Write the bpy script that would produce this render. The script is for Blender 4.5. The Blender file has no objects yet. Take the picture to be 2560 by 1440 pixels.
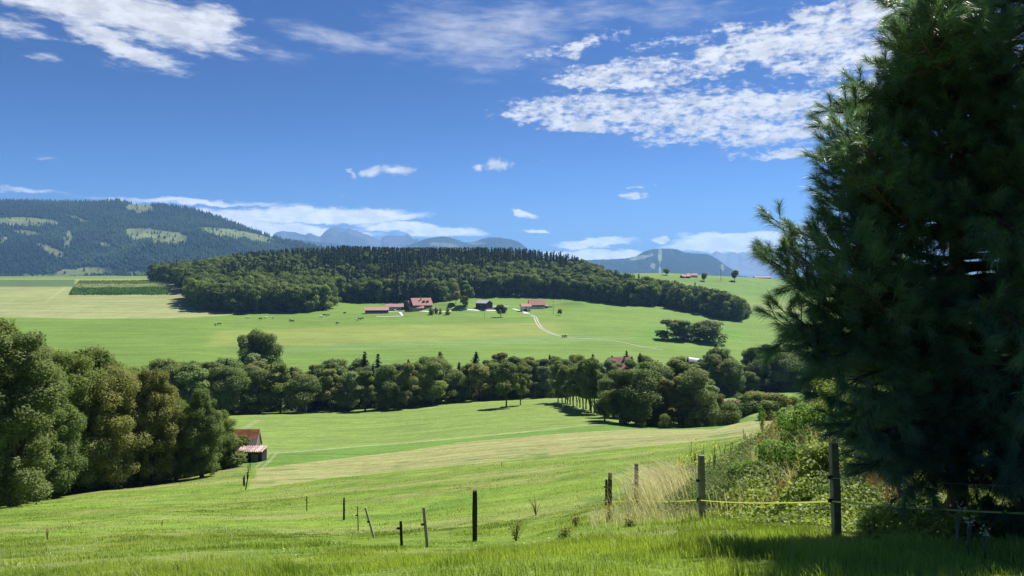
import bpy, math, random
import numpy as np
from mathutils import Vector, Matrix

# ------------------------------------------------------------------ frame and camera
# The eye is at the world origin, looking level along +Y.  FOC, CX, HV turn a bearing (u), a
# slope (v) and a distance into a place: x = (u-CX)/FOC*d, z = -(v-HV)/FOC*d.
FOC, CX, HV = 1849.0, 1280.0, 688.0
SUN_EL, SUN_AZ = math.radians(53.0), math.radians(40.0)      # azimuth clockwise from +Y
SC = bpy.context.scene
COL = SC.collection
cam_d = bpy.data.cameras.new('camera')
cam_d.sensor_width = 36.0
cam_d.lens = FOC / 2560 * 36.0
cam_d.shift_y = -(720 - HV) / 2560.0
cam_d.clip_start, cam_d.clip_end = 0.1, 90000
cam = bpy.data.objects.new('camera', cam_d)
cam.rotation_euler = (math.radians(90), 0, 0)
COL.objects.link(cam)
SC.camera = cam
SC.view_settings.view_transform = 'Standard'
SC.view_settings.look = 'None'
SC.view_settings.gamma = 1.0
SC.view_settings.exposure = 1.0
SC.render.engine = 'CYCLES'
cy = SC.cycles
cy.max_bounces, cy.diffuse_bounces, cy.glossy_bounces = 4, 2, 2
cy.transmission_bounces, cy.transparent_max_bounces, cy.volume_bounces = 3, 4, 0
cy.caustics_reflective = cy.caustics_refractive = False
cy.use_denoising = True
try:
    cy.denoiser = 'OPENIMAGEDENOISE'; cy.denoising_prefilter = 'NONE'; cy.denoising_input_passes = 'RGB_ALBEDO_NORMAL'
except Exception:
    pass

# ------------------------------------------------------------------ node helper
class NT:
    def __init__(s, tree):
        s.t = tree; s.n = tree.nodes; s.l = tree.links
    def put(s, sock, v):
        if v is None: return
        if isinstance(v, bpy.types.NodeSocket): s.l.new(v, sock)
        else:
            try: sock.default_value = v
            except Exception:
                sock.default_value = tuple(v) + (1.0,) if len(v) == 3 else v
    def add(s, typ, **kw):
        n = s.n.new(typ)
        for k, v in kw.items(): setattr(n, k, v)
        return n
    def math(s, op, a, b=None, c=None, clamp=False):
        n = s.add('ShaderNodeMath', operation=op, use_clamp=clamp)
        s.put(n.inputs[0], a); s.put(n.inputs[1], b)
        if c is not None: s.put(n.inputs[2], c)
        return n.outputs[0]
    def vmath(s, op, a, b=None, sc=None):
        n = s.add('ShaderNodeVectorMath', operation=op)
        s.put(n.inputs[0], a)
        if b is not None: s.put(n.inputs[1], b)
        if sc is not None: s.put(n.inputs['Scale'], sc)
        return n.outputs[0]
    def noise(s, vec, scale, detail=3.0, rough=0.5, dist=0.0, color=False):
        n = s.add('ShaderNodeTexNoise')
        s.put(n.inputs['Vector'], vec); s.put(n.inputs['Scale'], scale)
        s.put(n.inputs['Detail'], detail); s.put(n.inputs['Roughness'], rough); s.put(n.inputs['Distortion'], dist)
        return n.outputs['Color' if color else 0]
    def mapr(s, v, a, b, c=0.0, d=1.0, smooth=True):
        n = s.add('ShaderNodeMapRange')
        if smooth: n.interpolation_type = 'SMOOTHSTEP'
        s.put(n.inputs[0], v); s.put(n.inputs[1], a); s.put(n.inputs[2], b); s.put(n.inputs[3], c); s.put(n.inputs[4], d)
        return n.outputs[0]
    def mix(s, f, a, b, mode='MIX'):
        n = s.add('ShaderNodeMix', data_type='RGBA', blend_type=mode)
        s.put(n.inputs[0], f); s.put(n.inputs[6], a); s.put(n.inputs[7], b)
        return n.outputs[2]
    def mapping(s, vec, loc=(0, 0, 0), rot=(0, 0, 0), scale=(1, 1, 1), typ='POINT'):
        n = s.add('ShaderNodeMapping', vector_type=typ)
        s.put(n.inputs['Vector'], vec)
        n.inputs['Location'].default_value = loc
        n.inputs['Rotation'].default_value = rot
        n.inputs['Scale'].default_value = scale
        return n.outputs[0]

# ------------------------------------------------------------------ world: Nishita sky and its clouds
world = bpy.data.worlds.new('World'); SC.world = world; world.use_nodes = True
w = NT(world.node_tree); world.node_tree.nodes.clear()
sky = w.add('ShaderNodeTexSky', sky_type='NISHITA')
sky.sun_disc = False
sky.sun_elevation = SUN_EL
sky.sun_rotation = SUN_AZ
sky.altitude = 700; sky.air_density = 1.0; sky.dust_density = 1.1; sky.ozone_density = 3.0
SKY_STRENGTH = 0.070
tc = w.add('ShaderNodeTexCoord').outputs['Generated']
sp = w.add('ShaderNodeSeparateXYZ'); w.put(sp.inputs[0], tc)
azn = w.math('ARCTAN2', sp.outputs[0], sp.outputs[1])
eln = w.math('ARCSINE', sp.outputs[2])
cmb = w.add('ShaderNodeCombineXYZ'); w.put(cmb.inputs[0], azn); w.put(cmb.inputs[1], eln)
AE = cmb.outputs[0]
def uv2ae(u, v):
    x = (u - CX) / FOC; z = -(v - HV) / FOC
    return math.atan2(x, 1.0), math.atan2(z, math.hypot(1.0, x))
AEs = w.mapping(AE, scale=(1, 2.2, 1))                      # banks of cloud look flattened
wob = w.noise(AEs, 22.0, 4, 0.6, color=True)
wob = w.vmath('SCALE', w.vmath('SUBTRACT', wob, (0.5, 0.5, 0.5)), sc=0.055)
wobf = w.mapping(wob, scale=(1, 0.45, 0))
AEw = w.vmath('ADD', AE, wobf)
def blob(u, v, su, sv, rot=0, k=1.0):
    az, el = uv2ae(u, v)
    m = w.mapping(AEw, loc=(az, el, 0), rot=(0, 0, math.radians(rot)), scale=(su / FOC, sv / FOC, 1), typ='TEXTURE')
    g = w.add('ShaderNodeTexGradient', gradient_type='SPHERICAL'); w.put(g.inputs[0], m)
    return g.outputs['Fac'] if k == 1.0 else w.math('MULTIPLY', g.outputs['Fac'], k)
def union(lst):
    r = lst[0]
    for b in lst[1:]: r = w.math('MAXIMUM', r, b)
    return r
# mackerel bank (altocumulus)
alto = union([blob(1490, 288, 310, 62, -4), blob(1800, 290, 400, 88, -3), blob(1960, 312, 220, 64, 6),
              blob(1570, 190, 250, 52, 4), blob(1850, 130, 260, 52, 16), blob(2120, 90, 260, 120, 6),
              blob(2330, 120, 220, 180, 0), blob(2090, 158, 110, 34, 4), blob(1440, 120, 190, 32, 14, .55),
              blob(1760, 90, 240, 26, 4, .5), blob(1930, 385, 130, 20, 2, .6), blob(1590, 488, 60, 12, 0, .55),
              blob(1600, 467, 60, 8, 0, .5), blob(2120, 225, 150, 26, 0, .6), blob(1935, 190, 60, 18, 10, .6)])
puff = w.noise(AEs, 74.0, 6, 0.6, 0.1)
puffb = w.noise(AEs, 20.0, 4, 0.55)
dens = w.math('ADD', w.math('MULTIPLY', puff, 0.52), w.math('MULTIPLY', puffb, 0.48))
thr = w.mapr(alto, 0.0, 0.45, 0.66, 0.43, smooth=False)
a1 = w.mapr(w.math('SUBTRACT', dens, thr), -0.07, 0.13, 0, 0.97)
a1 = w.math('MULTIPLY', a1, w.mapr(alto, 0.02, 0.10))
# long streaky banks: top left, thin veil, low banks over the skyline
def streak(rot, sx, sy, scale):
    m = w.mapping(AE, rot=(0, 0, math.radians(rot)), scale=(sx, sy, 1))
    return w.noise(m, scale, 6, 0.62, 0.35)
s_left = streak(16, 1.0, 3.6, 34.0)
left = union([blob(380, 45, 290, 74, -9), blob(120, -10, 330, 56, -7), blob(290, 108, 200, 36, -17), blob(520, 60, 110, 64, 10),
              blob(40, 70, 150, 36, -6, .45), blob(110, 146, 60, 14, 0, .4), blob(290, 160, 90, 14, 0, .32)])
a2 = w.mapr(w.math('ADD', s_left, w.math('MULTIPLY', left, 1.05)), 0.66, 1.20, 0, 0.94)
a2 = w.math('MULTIPLY', a2, w.mapr(left, 0.0, 0.16))
s_veil = streak(9, 1.0, 4.5, 20.0)
veil = union([blob(1180, 95, 330, 120, -6), blob(860, 100, 260, 34, -10), blob(1300, 60, 220, 90, 0), blob(700, 135, 130, 26, -8, .7),
              blob(1650, 30, 360, 50, -4, .7), blob(1500, 20, 300, 60, 0, .6)])
a3 = w.mapr(w.math('ADD', s_veil, w.math('MULTIPLY', veil, 0.8)), 0.60, 1.40, 0, 0.50)
a3 = w.math('MULTIPLY', a3, w.mapr(veil, 0.0, 0.25))
s_low = streak(1.5, 1.0, 6.0, 15.0)
low = union([blob(740, 538, 340, 24, 2.0), blob(640, 575, 300, 24, 0), blob(1060, 572, 190, 19, -3), blob(900, 545, 230, 14, 3, .8), blob(780, 583, 200, 16, 0, .8),
             blob(1485, 608, 130, 15, 1, .9), blob(1460, 640, 190, 18, 1), blob(1560, 646, 100, 14, 0), blob(1800, 612, 170, 22, -2),
             blob(1900, 596, 200, 20, -3), blob(1300, 537, 40, 12, -16, .7), blob(1345, 575, 45, 7, -6, .6), blob(1645, 594, 28, 8, 0, .75),
             blob(2130, 600, 220, 60, 0, .6), blob(70, 480, 110, 8, 0, .35), blob(500, 506, 300, 9, 0, .5)])
a4 = w.mapr(w.math('ADD', s_low, w.math('MULTIPLY', low, 1.5)), 0.56, 1.10, 0, 0.84)
a4 = w.math('MULTIPLY', a4, w.mapr(low, 0.0, 0.14))
s_sm = w.noise(w.mapping(AE, scale=(1.6, 1, 1)), 60.0, 5, 0.6, 0.3)
small = union([blob(930, 428, 44, 22, 6), blob(990, 428, 60, 20, 0), blob(1195, 420, 40, 18, 8, .75), blob(1245, 410, 56, 24, -4, .85),
               blob(880, 430, 9, 22, 8, .8), blob(575, 501, 20, 9, -12, .6), blob(110, 397, 40, 9, -8, .4), blob(1350, 407, 10, 10, 0, .4),
               blob(858, 491, 16, 5, 35, .5)])
a5 = w.mapr(w.math('ADD', s_sm, w.math('MULTIPLY', small, 1.0)), 0.66, 1.25, 0, 0.9)
a5 = w.math('MULTIPLY', a5, w.mapr(small, 0.0, 0.25))
inv = 1.0
prod = None
for a in (a1, a2, a3, a4, a5):
    ia = w.math('SUBTRACT', 1.0, a)
    prod = ia if prod is None else w.math('MULTIPLY', prod, ia)
cover = w.math('SUBTRACT', 1.0, prod, clamp=True)
cover = w.math('MULTIPLY', cover, w.mapr(eln, 0.0, 0.02))
shade = w.noise(w.mapping(AEs, loc=(0.004, -0.006, 0)), 34.0, 5, 0.6)
bright = w.mapr(shade, 0.35, 0.66, 0.74, 1.0)
CLOUD = 7.2
bright = w.math('MULTIPLY', bright, w.mapr(eln, 0.03, 0.13, 2.3, 1.0))
ccol = w.vmath('SCALE', (0.985 * CLOUD, 1.0 * CLOUD, 1.03 * CLOUD), sc=bright)
hs = w.add('ShaderNodeHueSaturation'); w.put(hs.inputs['Color'], sky.outputs[0])
hs.inputs['Saturation'].default_value = 1.15
hs.inputs['Hue'].default_value = 0.505
skyc = w.mix(cover, w.vmath('SCALE', w.vmath('MULTIPLY', hs.outputs[0], (0.165, 0.335, 0.585)), sc=w.mapr(eln, 0.02, 0.26, 1.55, 0.92)), ccol)
bg = w.add('ShaderNodeBackground'); w.put(bg.inputs[0], skyc); bg.inputs[1].default_value = SKY_STRENGTH
wo = w.add('ShaderNodeOutputWorld'); w.l.new(bg.outputs[0], wo.inputs['Surface'])
world.cycles.sampling_method = 'MANUAL'; world.cycles.sample_map_resolution = 512

# ------------------------------------------------------------------ sun
sun_d = bpy.data.lights.new('sun', 'SUN'); sun_d.energy = 4.6; sun_d.angle = math.radians(0.53)
sun_d.color = (1.0, 0.96, 0.91)
sun = bpy.data.objects.new('sun', sun_d); COL.objects.link(sun)
SUNV = Vector((math.cos(SUN_EL) * math.sin(SUN_AZ), math.cos(SUN_EL) * math.cos(SUN_AZ), math.sin(SUN_EL)))
sun.rotation_euler = (-SUNV).to_track_quat('-Z', 'Y').to_euler()

# ------------------------------------------------------------------ mesh helpers
def mesh_np(name, verts, faces, mats=(), attrs=None, smooth=False, matidx=None):
    """faces: one (M,k) array or a list of such arrays."""
    if not isinstance(faces, (list, tuple)): faces = [faces]
    faces = [np.asarray(f, dtype=np.int32) for f in faces if len(f)]
    me = bpy.data.meshes.new(name)
    verts = np.asarray(verts, dtype=np.float32)
    me.vertices.add(len(verts)); me.vertices.foreach_set('co', verts.ravel())
    loops = np.concatenate([f.ravel() for f in faces]) if faces else np.zeros(0, np.int32)
    cnt = np.concatenate([np.full(len(f), f.shape[1], np.int32) for f in faces])
    start = np.concatenate(([0], np.cumsum(cnt)[:-1])).astype(np.int32)
    me.loops.add(len(loops)); me.loops.foreach_set('vertex_index', loops)
    me.polygons.add(len(cnt)); me.polygons.foreach_set('loop_start', start)
    try: me.polygons.foreach_set('loop_total', cnt)
    except Exception: pass
    if smooth: me.polygons.foreach_set('use_smooth', np.ones(len(cnt), bool))
    for m in mats: me.materials.append(m)
    if matidx is not None: me.polygons.foreach_set('material_index', np.asarray(matidx, np.int32))
    for k, a in (attrs or {}).items():
        a = np.asarray(a, np.float32)
        if a.ndim == 1:
            at = me.attributes.new(k, 'FLOAT', 'POINT'); at.data.foreach_set('value', a)
        else:
            if a.shape[1] == 3: a = np.concatenate([a, np.ones((len(a), 1), np.float32)], 1)
            at = me.attributes.new(k, 'FLOAT_COLOR', 'POINT'); at.data.foreach_set('color', a.ravel())
    me.update(calc_edges=True)
    return me
def link(name, data, parent=None, loc=None, rotz=0.0, scale=None):
    o = bpy.data.objects.new(name, data); COL.objects.link(o)
    if parent: o.parent = parent
    if loc is not None: o.location = loc
    if rotz: o.rotation_euler = (0, 0, rotz)
    if scale is not None: o.scale = (scale,) * 3 if not hasattr(scale, '__len__') else scale
    return o
def tag(o, label=None, cat=None, group=None, kind=None):
    if label: o['label'] = label
    if cat: o['category'] = cat
    if group: o['group'] = group
    if kind: o['kind'] = kind
    return o
def thing(name, label, cat, loc, rotz=0.0, group=None, scale=None):
    return tag(link(name, None, None, loc, rotz, scale), label, cat, group)
class MB:
    """collects simple shaped pieces into one mesh"""
    def __init__(s): s.v = []; s.f = []
    def raw(s, vs, fs):
        n = len(s.v); s.v += [tuple(v) for v in vs]; s.f += [tuple(i + n for i in f) for f in fs]; return s
    def box(s, x0, x1, y0, y1, z0, z1, taper=0.0):
        t = taper
        return s.raw([(x0, y0, z0), (x1, y0, z0), (x1, y1, z0), (x0, y1, z0),
                      (x0 + t, y0 + t, z1), (x1 - t, y0 + t, z1), (x1 - t, y1 - t, z1), (x0 + t, y1 - t, z1)],
                     [(3, 2, 1, 0), (4, 5, 6, 7), (0, 1, 5, 4), (1, 2, 6, 5), (2, 3, 7, 6), (3, 0, 4, 7)])
    def tube(s, pts, rad, n=8, cap=True):
        pts = [Vector(p) for p in pts]
        if not hasattr(rad, '__len__'): rad = [rad] * len(pts)
        base = len(s.v); up = None
        for i, p in enumerate(pts):
            d = (pts[min(i + 1, len(pts) - 1)] - pts[max(i - 1, 0)]).normalized()
            if up is None:
                up = Vector((0, 0, 1)) if abs(d.z) < .9 else Vector((1, 0, 0))
            a = d.cross(up).normalized(); b = d.cross(a).normalized(); up = -b if False else up
            for k in range(n):
                t = 2 * math.pi * k / n
                s.v.append(tuple(p + (a * math.cos(t) + b * math.sin(t)) * rad[i]))
        for i in range(len(pts) - 1):
            for k in range(n):
                s.f.append((base + i * n + k, base + i * n + (k + 1) % n, base + (i + 1) * n + (k + 1) % n, base + (i + 1) * n + k))
        if cap:
            s.f.append(tuple(base + k for k in range(n))[::-1])
            s.f.append(tuple(base + (len(pts) - 1) * n + k for k in range(n)))
        return s
    def build(s, name, mat, parent=None, loc=None, rotz=0.0, smooth=False):
        me = bpy.data.meshes.new(name); me.from_pydata(s.v, [], s.f)
        if mat: me.materials.append(mat)
        if smooth:
            for p in me.polygons: p.use_smooth = True
        me.update()
        return link(name, me, parent, loc, rotz)

# ------------------------------------------------------------------ materials
MATS = {}
def mat(name, col, rough=0.8, var=0.12, scale=3.0, spec=0.3, stripes=None, bump=0.0, bscale=20.0):
    if name in MATS: return MATS[name]
    m = bpy.data.materials.new(name); m.use_nodes = True; t = NT(m.node_tree)
    p = m.node_tree.nodes['Principled BSDF']
    p.inputs['Roughness'].default_value = rough
    p.inputs['Specular IOR Level'].default_value = spec
    oc = t.add('ShaderNodeTexCoord').outputs['Object']
    n = t.noise(oc, scale, 5, 0.6)
    f = t.mapr(n, 0.25, 0.75, 1 - var, 1 + var, smooth=False)
    if stripes:                                            # boards, tile courses: (axis, period, depth)
        ax, per, dep = stripes
        sx = t.add('ShaderNodeSeparateXYZ'); t.put(sx.inputs[0], oc)
        fr = t.math('FRACT', t.math('DIVIDE', sx.outputs[ax], per))
        f = t.math('MULTIPLY', f, t.mapr(t.math('ABSOLUTE', t.math('SUBTRACT', fr, 0.5)), 0.36, 0.5, 1.0, 1 - dep))
        wn = t.add('ShaderNodeTexWhiteNoise', noise_dimensions='1D')
        t.put(wn.inputs['W'], t.math('FLOOR', t.math('DIVIDE', sx.outputs[ax], per)))
        f = t.math('MULTIPLY', f, t.mapr(wn.outputs[0], 0, 1, 1 - dep * .35, 1 + dep * .35))
    c = t.vmath('SCALE', tuple(col), sc=f)
    t.put(p.inputs['Base Color'], c)
    if bump:
        b = t.add('ShaderNodeBump'); b.inputs['Strength'].default_value = bump
        t.put(b.inputs['Height'], t.noise(oc, bscale, 4, 0.6)); t.l.new(b.outputs[0], p.inputs['Normal'])
    MATS[name] = m
    return m
def leaf_mat(name, ca, cb, trans=0.28, rough=0.68, spec=0.12, objvar=0.22, cc=None):
    """foliage: ca..cb picked by the leaves' own 'tint', each plant a little different"""
    m = bpy.data.materials.new(name); m.use_nodes = True; t = NT(m.node_tree)
    p = m.node_tree.nodes['Principled BSDF']; out = m.node_tree.nodes['Material Output']
    a = t.add('ShaderNodeAttribute', attribute_name='tint'); oi = t.add('ShaderNodeObjectInfo')
    c = t.mix(a.outputs['Fac'], tuple(ca) + (1,), tuple(cb) + (1,))
    if cc is not None:                                     # a third colour some whole plants lean to
        c = t.mix(t.mapr(t.math('FRACT', t.math('MULTIPLY', oi.outputs['Random'], 7.31)), 0.45, 1.0, 0, 0.75), c, tuple(cc) + (1,))
    c = t.vmath('SCALE', c, sc=t.mapr(oi.outputs['Random'], 0, 1, 1 - objvar, 1 + objvar, smooth=False))
    t.put(p.inputs['Base Color'], c)
    p.inputs['Roughness'].default_value = rough; p.inputs['Specular IOR Level'].default_value = spec
    tr = t.add('ShaderNodeBsdfTranslucent')
    t.put(tr.inputs[0], t.vmath('MULTIPLY', c, (1.25, 1.35, 0.6)))
    mx = t.add('ShaderNodeMixShader'); mx.inputs[0].default_value = trans
    t.l.new(p.outputs[0], mx.inputs[1]); t.l.new(tr.outputs[0], mx.inputs[2]); t.l.new(mx.outputs[0], out.inputs[0])
    return m

# ------------------------------------------------------------------ numbers in words, for labels
_ONES = ['', 'first', 'second', 'third', 'fourth', 'fifth', 'sixth', 'seventh', 'eighth', 'ninth', 'tenth', 'eleventh', 'twelfth',
         'thirteenth', 'fourteenth', 'fifteenth', 'sixteenth', 'seventeenth', 'eighteenth', 'nineteenth']
_TENS = {2: ('twenty', 'twentieth'), 3: ('thirty', 'thirtieth'), 4: ('forty', 'fortieth'), 5: ('fifty', 'fiftieth'), 6: ('sixty', 'sixtieth'),
         7: ('seventy', 'seventieth'), 8: ('eighty', 'eightieth'), 9: ('ninety', 'ninetieth')}
def nth(n):
    if n < 20: return _ONES[n]
    if n < 100: return _TENS[n // 10][1] if n % 10 == 0 else _TENS[n // 10][0] + '-' + _ONES[n % 10]
    if n % 100 == 0: return ('' if n == 100 else 'two-') + 'hundredth'
    return ('hundred' if n < 200 else 'two-hundred') + '-and-' + nth(n % 100)
# ------------------------------------------------------------------ terrain: drop below the eye, by bearing and distance
def pchip(x, y, xq):
    """monotone cubic along axis 0; y (n,...)"""
    x = np.asarray(x, float); y = np.asarray(y, float)
    h = np.diff(x); hh = h.reshape((-1,) + (1,) * (y.ndim - 1)); dl = np.diff(y, axis=0) / hh
    d = np.zeros_like(y)
    w1 = 2 * hh[1:] + hh[:-1]; w2 = hh[1:] + 2 * hh[:-1]
    ok = dl[1:] * dl[:-1] > 0
    with np.errstate(divide='ignore', invalid='ignore'):
        m = (w1 + w2) / (w1 / np.where(dl[:-1] == 0, 1, dl[:-1]) + w2 / np.where(dl[1:] == 0, 1, dl[1:]))
    d[1:-1] = np.where(ok, m, 0); d[0] = dl[0]; d[-1] = dl[-1]
    i = np.clip(np.searchsorted(x, xq) - 1, 0, len(x) - 2)
    t = ((xq - x[i]) / h[i]).reshape((-1,) + (1,) * (y.ndim - 1)); H = h[i].reshape(t.shape)
    return ((1 + 2 * t) * (1 - t) ** 2 * y[i] + t * (1 - t) ** 2 * H * d[i] + t * t * (3 - 2 * t) * y[i + 1] + t * t * (t - 1) * H * d[i + 1])
FAR = {1700: 712, 2400: 790, 3200: 777}
PROF = {
 -900: {6: 1540, 12: 1470, 20: 1425, 40: 1350, 60: 1310, 85: 1285, 130: 1245, 200: 1140, 300: 1020, 400: 925, 500: 855, 600: 802, 700: 765, 850: 727, 1000: 706, 1150: 694, 1400: 690},
 0:    {6: 1520, 12: 1432, 20: 1382, 40: 1318, 60: 1284, 85: 1258, 100: 1247, 130: 1225, 200: 1130, 300: 1015, 400: 920, 500: 850, 600: 799, 700: 760, 850: 722, 1000: 703, 1150: 693, 1400: 690},
 300:  {6: 1495, 12: 1415, 20: 1370, 40: 1308, 60: 1268, 85: 1232, 100: 1218, 130: 1185, 200: 1090, 300: 1005, 400: 915, 500: 848, 600: 798, 700: 760, 850: 722, 1000: 702, 1150: 694, 1400: 690},
 440:  {6: 1488, 12: 1408, 20: 1366, 40: 1303, 60: 1262, 85: 1222, 100: 1205, 130: 1165, 200: 1072, 300: 1000, 400: 910, 500: 846, 600: 796, 700: 760, 850: 722, 1000: 700, 1150: 694, 1400: 690},
 600:  {6: 1480, 12: 1400, 20: 1362, 40: 1300, 60: 1256, 80: 1222, 100: 1185, 116: 1158, 130: 1138, 160: 1102, 200: 1062, 230: 1040, 260: 1025, 300: 1000, 350: 950, 420: 903, 500: 848, 600: 799, 850: 717, 950: 688, 1050: 676, 1250: 676, 640: 785, 700: 764, 745: 741},
 900:  {6: 1465, 12: 1388, 20: 1352, 40: 1296, 60: 1235, 80: 1198, 97: 1180, 115: 1152, 130: 1134, 150: 1114, 200: 1065, 250: 1028, 300: 1002, 350: 952, 420: 903, 500: 848, 600: 799, 650: 782, 700: 768, 760: 752, 850: 716, 950: 680, 1050: 662, 1250: 670},
 1200: {5.6: 1440, 12: 1372, 18.9: 1354, 25: 1325, 40: 1262, 60: 1205, 80: 1172, 97: 1153, 115: 1124, 135: 1102, 150: 1090, 190: 1052, 230: 1020, 262: 1002, 300: 985, 350: 945, 420: 898, 500: 848, 600: 799, 650: 780, 700: 766, 780: 746, 860: 712, 950: 682, 1050: 664, 1250: 670},
 1500: {6: 1420, 12: 1345, 21: 1284, 28: 1266, 40: 1222, 60: 1170, 80: 1145, 100: 1122, 120: 1096, 140: 1080, 160: 1064, 200: 1036, 230: 1012, 270: 993, 300: 984, 350: 945, 420: 900, 500: 853, 600: 803, 680: 775, 760: 756, 860: 732, 960: 706, 1060: 686, 1250: 686},
 1660: {6: 1416, 12: 1340, 17: 1290, 22: 1252, 30: 1205, 40: 1185, 60: 1150, 80: 1128, 100: 1106, 120: 1088, 145: 1073, 160: 1072, 185: 1062, 220: 1040, 260: 1012, 300: 990, 350: 955, 420: 908, 500: 860, 600: 812, 680: 784, 760: 765, 860: 732, 960: 703, 1040: 685, 1250: 684},
 1800: {6: 1408, 10: 1345, 15.2: 1292, 19: 1252, 23: 1219, 27: 1188, 31: 1176, 36: 1162, 45: 1150, 60: 1130, 80: 1110, 100: 1092, 120: 1080, 150: 1068, 175: 1072, 200: 1062, 230: 1040, 265: 1005, 310: 985, 350: 960, 420: 912, 500: 868, 600: 822, 680: 795, 760: 772, 860: 740, 960: 712, 1040: 693, 1250: 691, 1400: 692},
 1900: {6: 1402, 10: 1342, 13: 1305, 16: 1244, 19: 1194, 22: 1146, 25: 1120, 28: 1108, 33: 1106, 45: 1100, 60: 1092, 80: 1086, 100: 1078, 130: 1062, 160: 1046, 190: 1036, 230: 1010, 265: 990, 310: 978, 350: 958, 420: 915, 500: 874, 600: 830, 700: 795, 800: 768, 900: 738, 1000: 712, 1090: 697, 1280: 696},
 2100: {6: 1396, 10: 1340, 12: 1292, 15: 1213, 18: 1132, 21: 1068, 24: 1036, 28: 1026, 34: 1038, 50: 1064, 80: 1064, 110: 1056, 150: 1042, 190: 1030, 230: 1010, 265: 988, 310: 975, 350: 958, 420: 918, 500: 878, 600: 836, 700: 802, 800: 772, 900: 746, 1000: 726, 1120: 707, 1280: 700},
 2560: {6: 1388, 9: 1340, 12: 1270, 15: 1170, 18: 1090, 22: 1015, 26: 985, 32: 995, 50: 1036, 80: 1050, 110: 1050, 150: 1040, 190: 1030, 230: 1010, 265: 988, 310: 975, 350: 958, 420: 918, 500: 878, 600: 836, 700: 802, 800: 772, 900: 746, 1000: 726, 1120: 707, 1280: 700},
 3400: {6: 1380, 9: 1320, 12: 1240, 15: 1140, 20: 1040, 26: 985, 40: 1000, 80: 1040, 150: 1035, 230: 1005, 310: 970, 420: 915, 600: 830, 800: 770, 1000: 725, 1280: 700},
}
LD = np.linspace(math.log(1.0), math.log(40000.0), 1500)
UU = np.array(sorted(PROF), float)
_Z = []
for u in UU:
    pr = dict(PROF[int(u)])
    last = max(pr); 
    for k, v in FAR.items():
        if k > last + 150: pr[k] = v
    ds = np.array(sorted(pr), float); vs = np.array([pr[d] for d in ds])
    zs = -(vs - HV) / FOC * ds
    ds = np.concatenate([[1.0, 3.0], ds, [40000.0]]); zs = np.concatenate([[-1.65, -1.75], zs, [-330.0]])
    _Z.append(pchip(np.log(ds), zs, LD))
_Z = np.array(_Z)
UG = np.linspace(UU[0], UU[-1], 860)
ZG = pchip(UU, _Z, UG)                        # (860,1500)
from math import floor
def vnoise(x, y, seed=0):
    xi = np.floor(x).astype(np.int64); yi = np.floor(y).astype(np.int64); fx = x - xi; fy = y - yi
    def h(a, b):
        n = (a * 374761393 + b * 668265263 + seed * 1442695041) & 0xffffffff
        n = ((n ^ (n >> 13)) * 1274126177) & 0xffffffff
        return ((n ^ (n >> 16)) & 0xffffff) / float(0xffffff)
    sx = fx * fx * (3 - 2 * fx); sy = fy * fy * (3 - 2 * fy)
    return (h(xi, yi) * (1 - sx) + h(xi + 1, yi) * sx) * (1 - sy) + (h(xi, yi + 1) * (1 - sx) + h(xi + 1, yi + 1) * sx) * sy
def fbm(x, y, oct=4, seed=0, gain=0.5):
    r = 0; a = 1; s = 0
    for i in range(oct):
        r = r + a * (vnoise(x * 2 ** i, y * 2 ** i, seed + i * 17) - 0.5); s += a; a *= gain
    return r / s * 2
BUMPS = [(1128, 678, 26, 16, 6.0), (1440, 725, 16, 12, 4.0), (1075, 665, 14, 10, 2.0)]   # grassed earth banks: u, d, rx, ry, h
def H(x, y):
    x = np.asarray(x, float); y = np.asarray(y, float)
    d = np.clip(y, 1.0, 39000); u = np.clip(CX + FOC * x / d, UG[0], UG[-1])
    fi = (u - UG[0]) / (UG[1] - UG[0]); fj = (np.log(d) - LD[0]) / (LD[1] - LD[0])
    i = np.clip(fi.astype(int), 0, len(UG) - 2); j = np.clip(fj.astype(int), 0, len(LD) - 2)
    a = fi - i; b = fj - j
    z = (ZG[i, j] * (1 - a) + ZG[i + 1, j] * a) * (1 - b) + (ZG[i, j + 1] * (1 - a) + ZG[i + 1, j + 1] * a) * b
    z = z + 0.09 * fbm(x / 3.1, y / 3.1, 3, 5) * np.clip((d - 4) / 8, 0, 1) * np.clip(1.6 - d / 500, 0, 1)
    z = z + 0.35 * fbm(x / 22., y / 22., 3, 9) * np.clip((d - 12) / 60, 0, 1) * np.clip(2.0 - d / 800, 0, 1)
    z = z + 1.6 * fbm(x / 120., y / 120., 3, 11) * np.clip((d - 330) / 250, 0, 1)
    for (bu, bd, rx, ry, h) in BUMPS:
        bx = (bu - CX) / FOC * bd
        z = z + h * np.clip(1.15 * np.exp(-((x - bx) / rx) ** 2 - ((y - bd) / ry) ** 2), 0, 1)
    return z
def P(u, d):
    x = (u - CX) / FOC * d
    return float(x), float(d), float(H(np.array([x]), np.array([d]))[0])
def at_base(u, v, lo=3.0, hi=1500.0):
    """the nearest ground point seen at bearing u, slope v"""
    ds = np.exp(np.linspace(math.log(lo), math.log(hi), 4000)); xs = (u - CX) / FOC * ds
    vv = HV - H(xs, ds) / ds * FOC
    k = np.where(vv <= v)[0]
    d = float(ds[k[0]]) if len(k) else hi
    return P(u, d)

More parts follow.
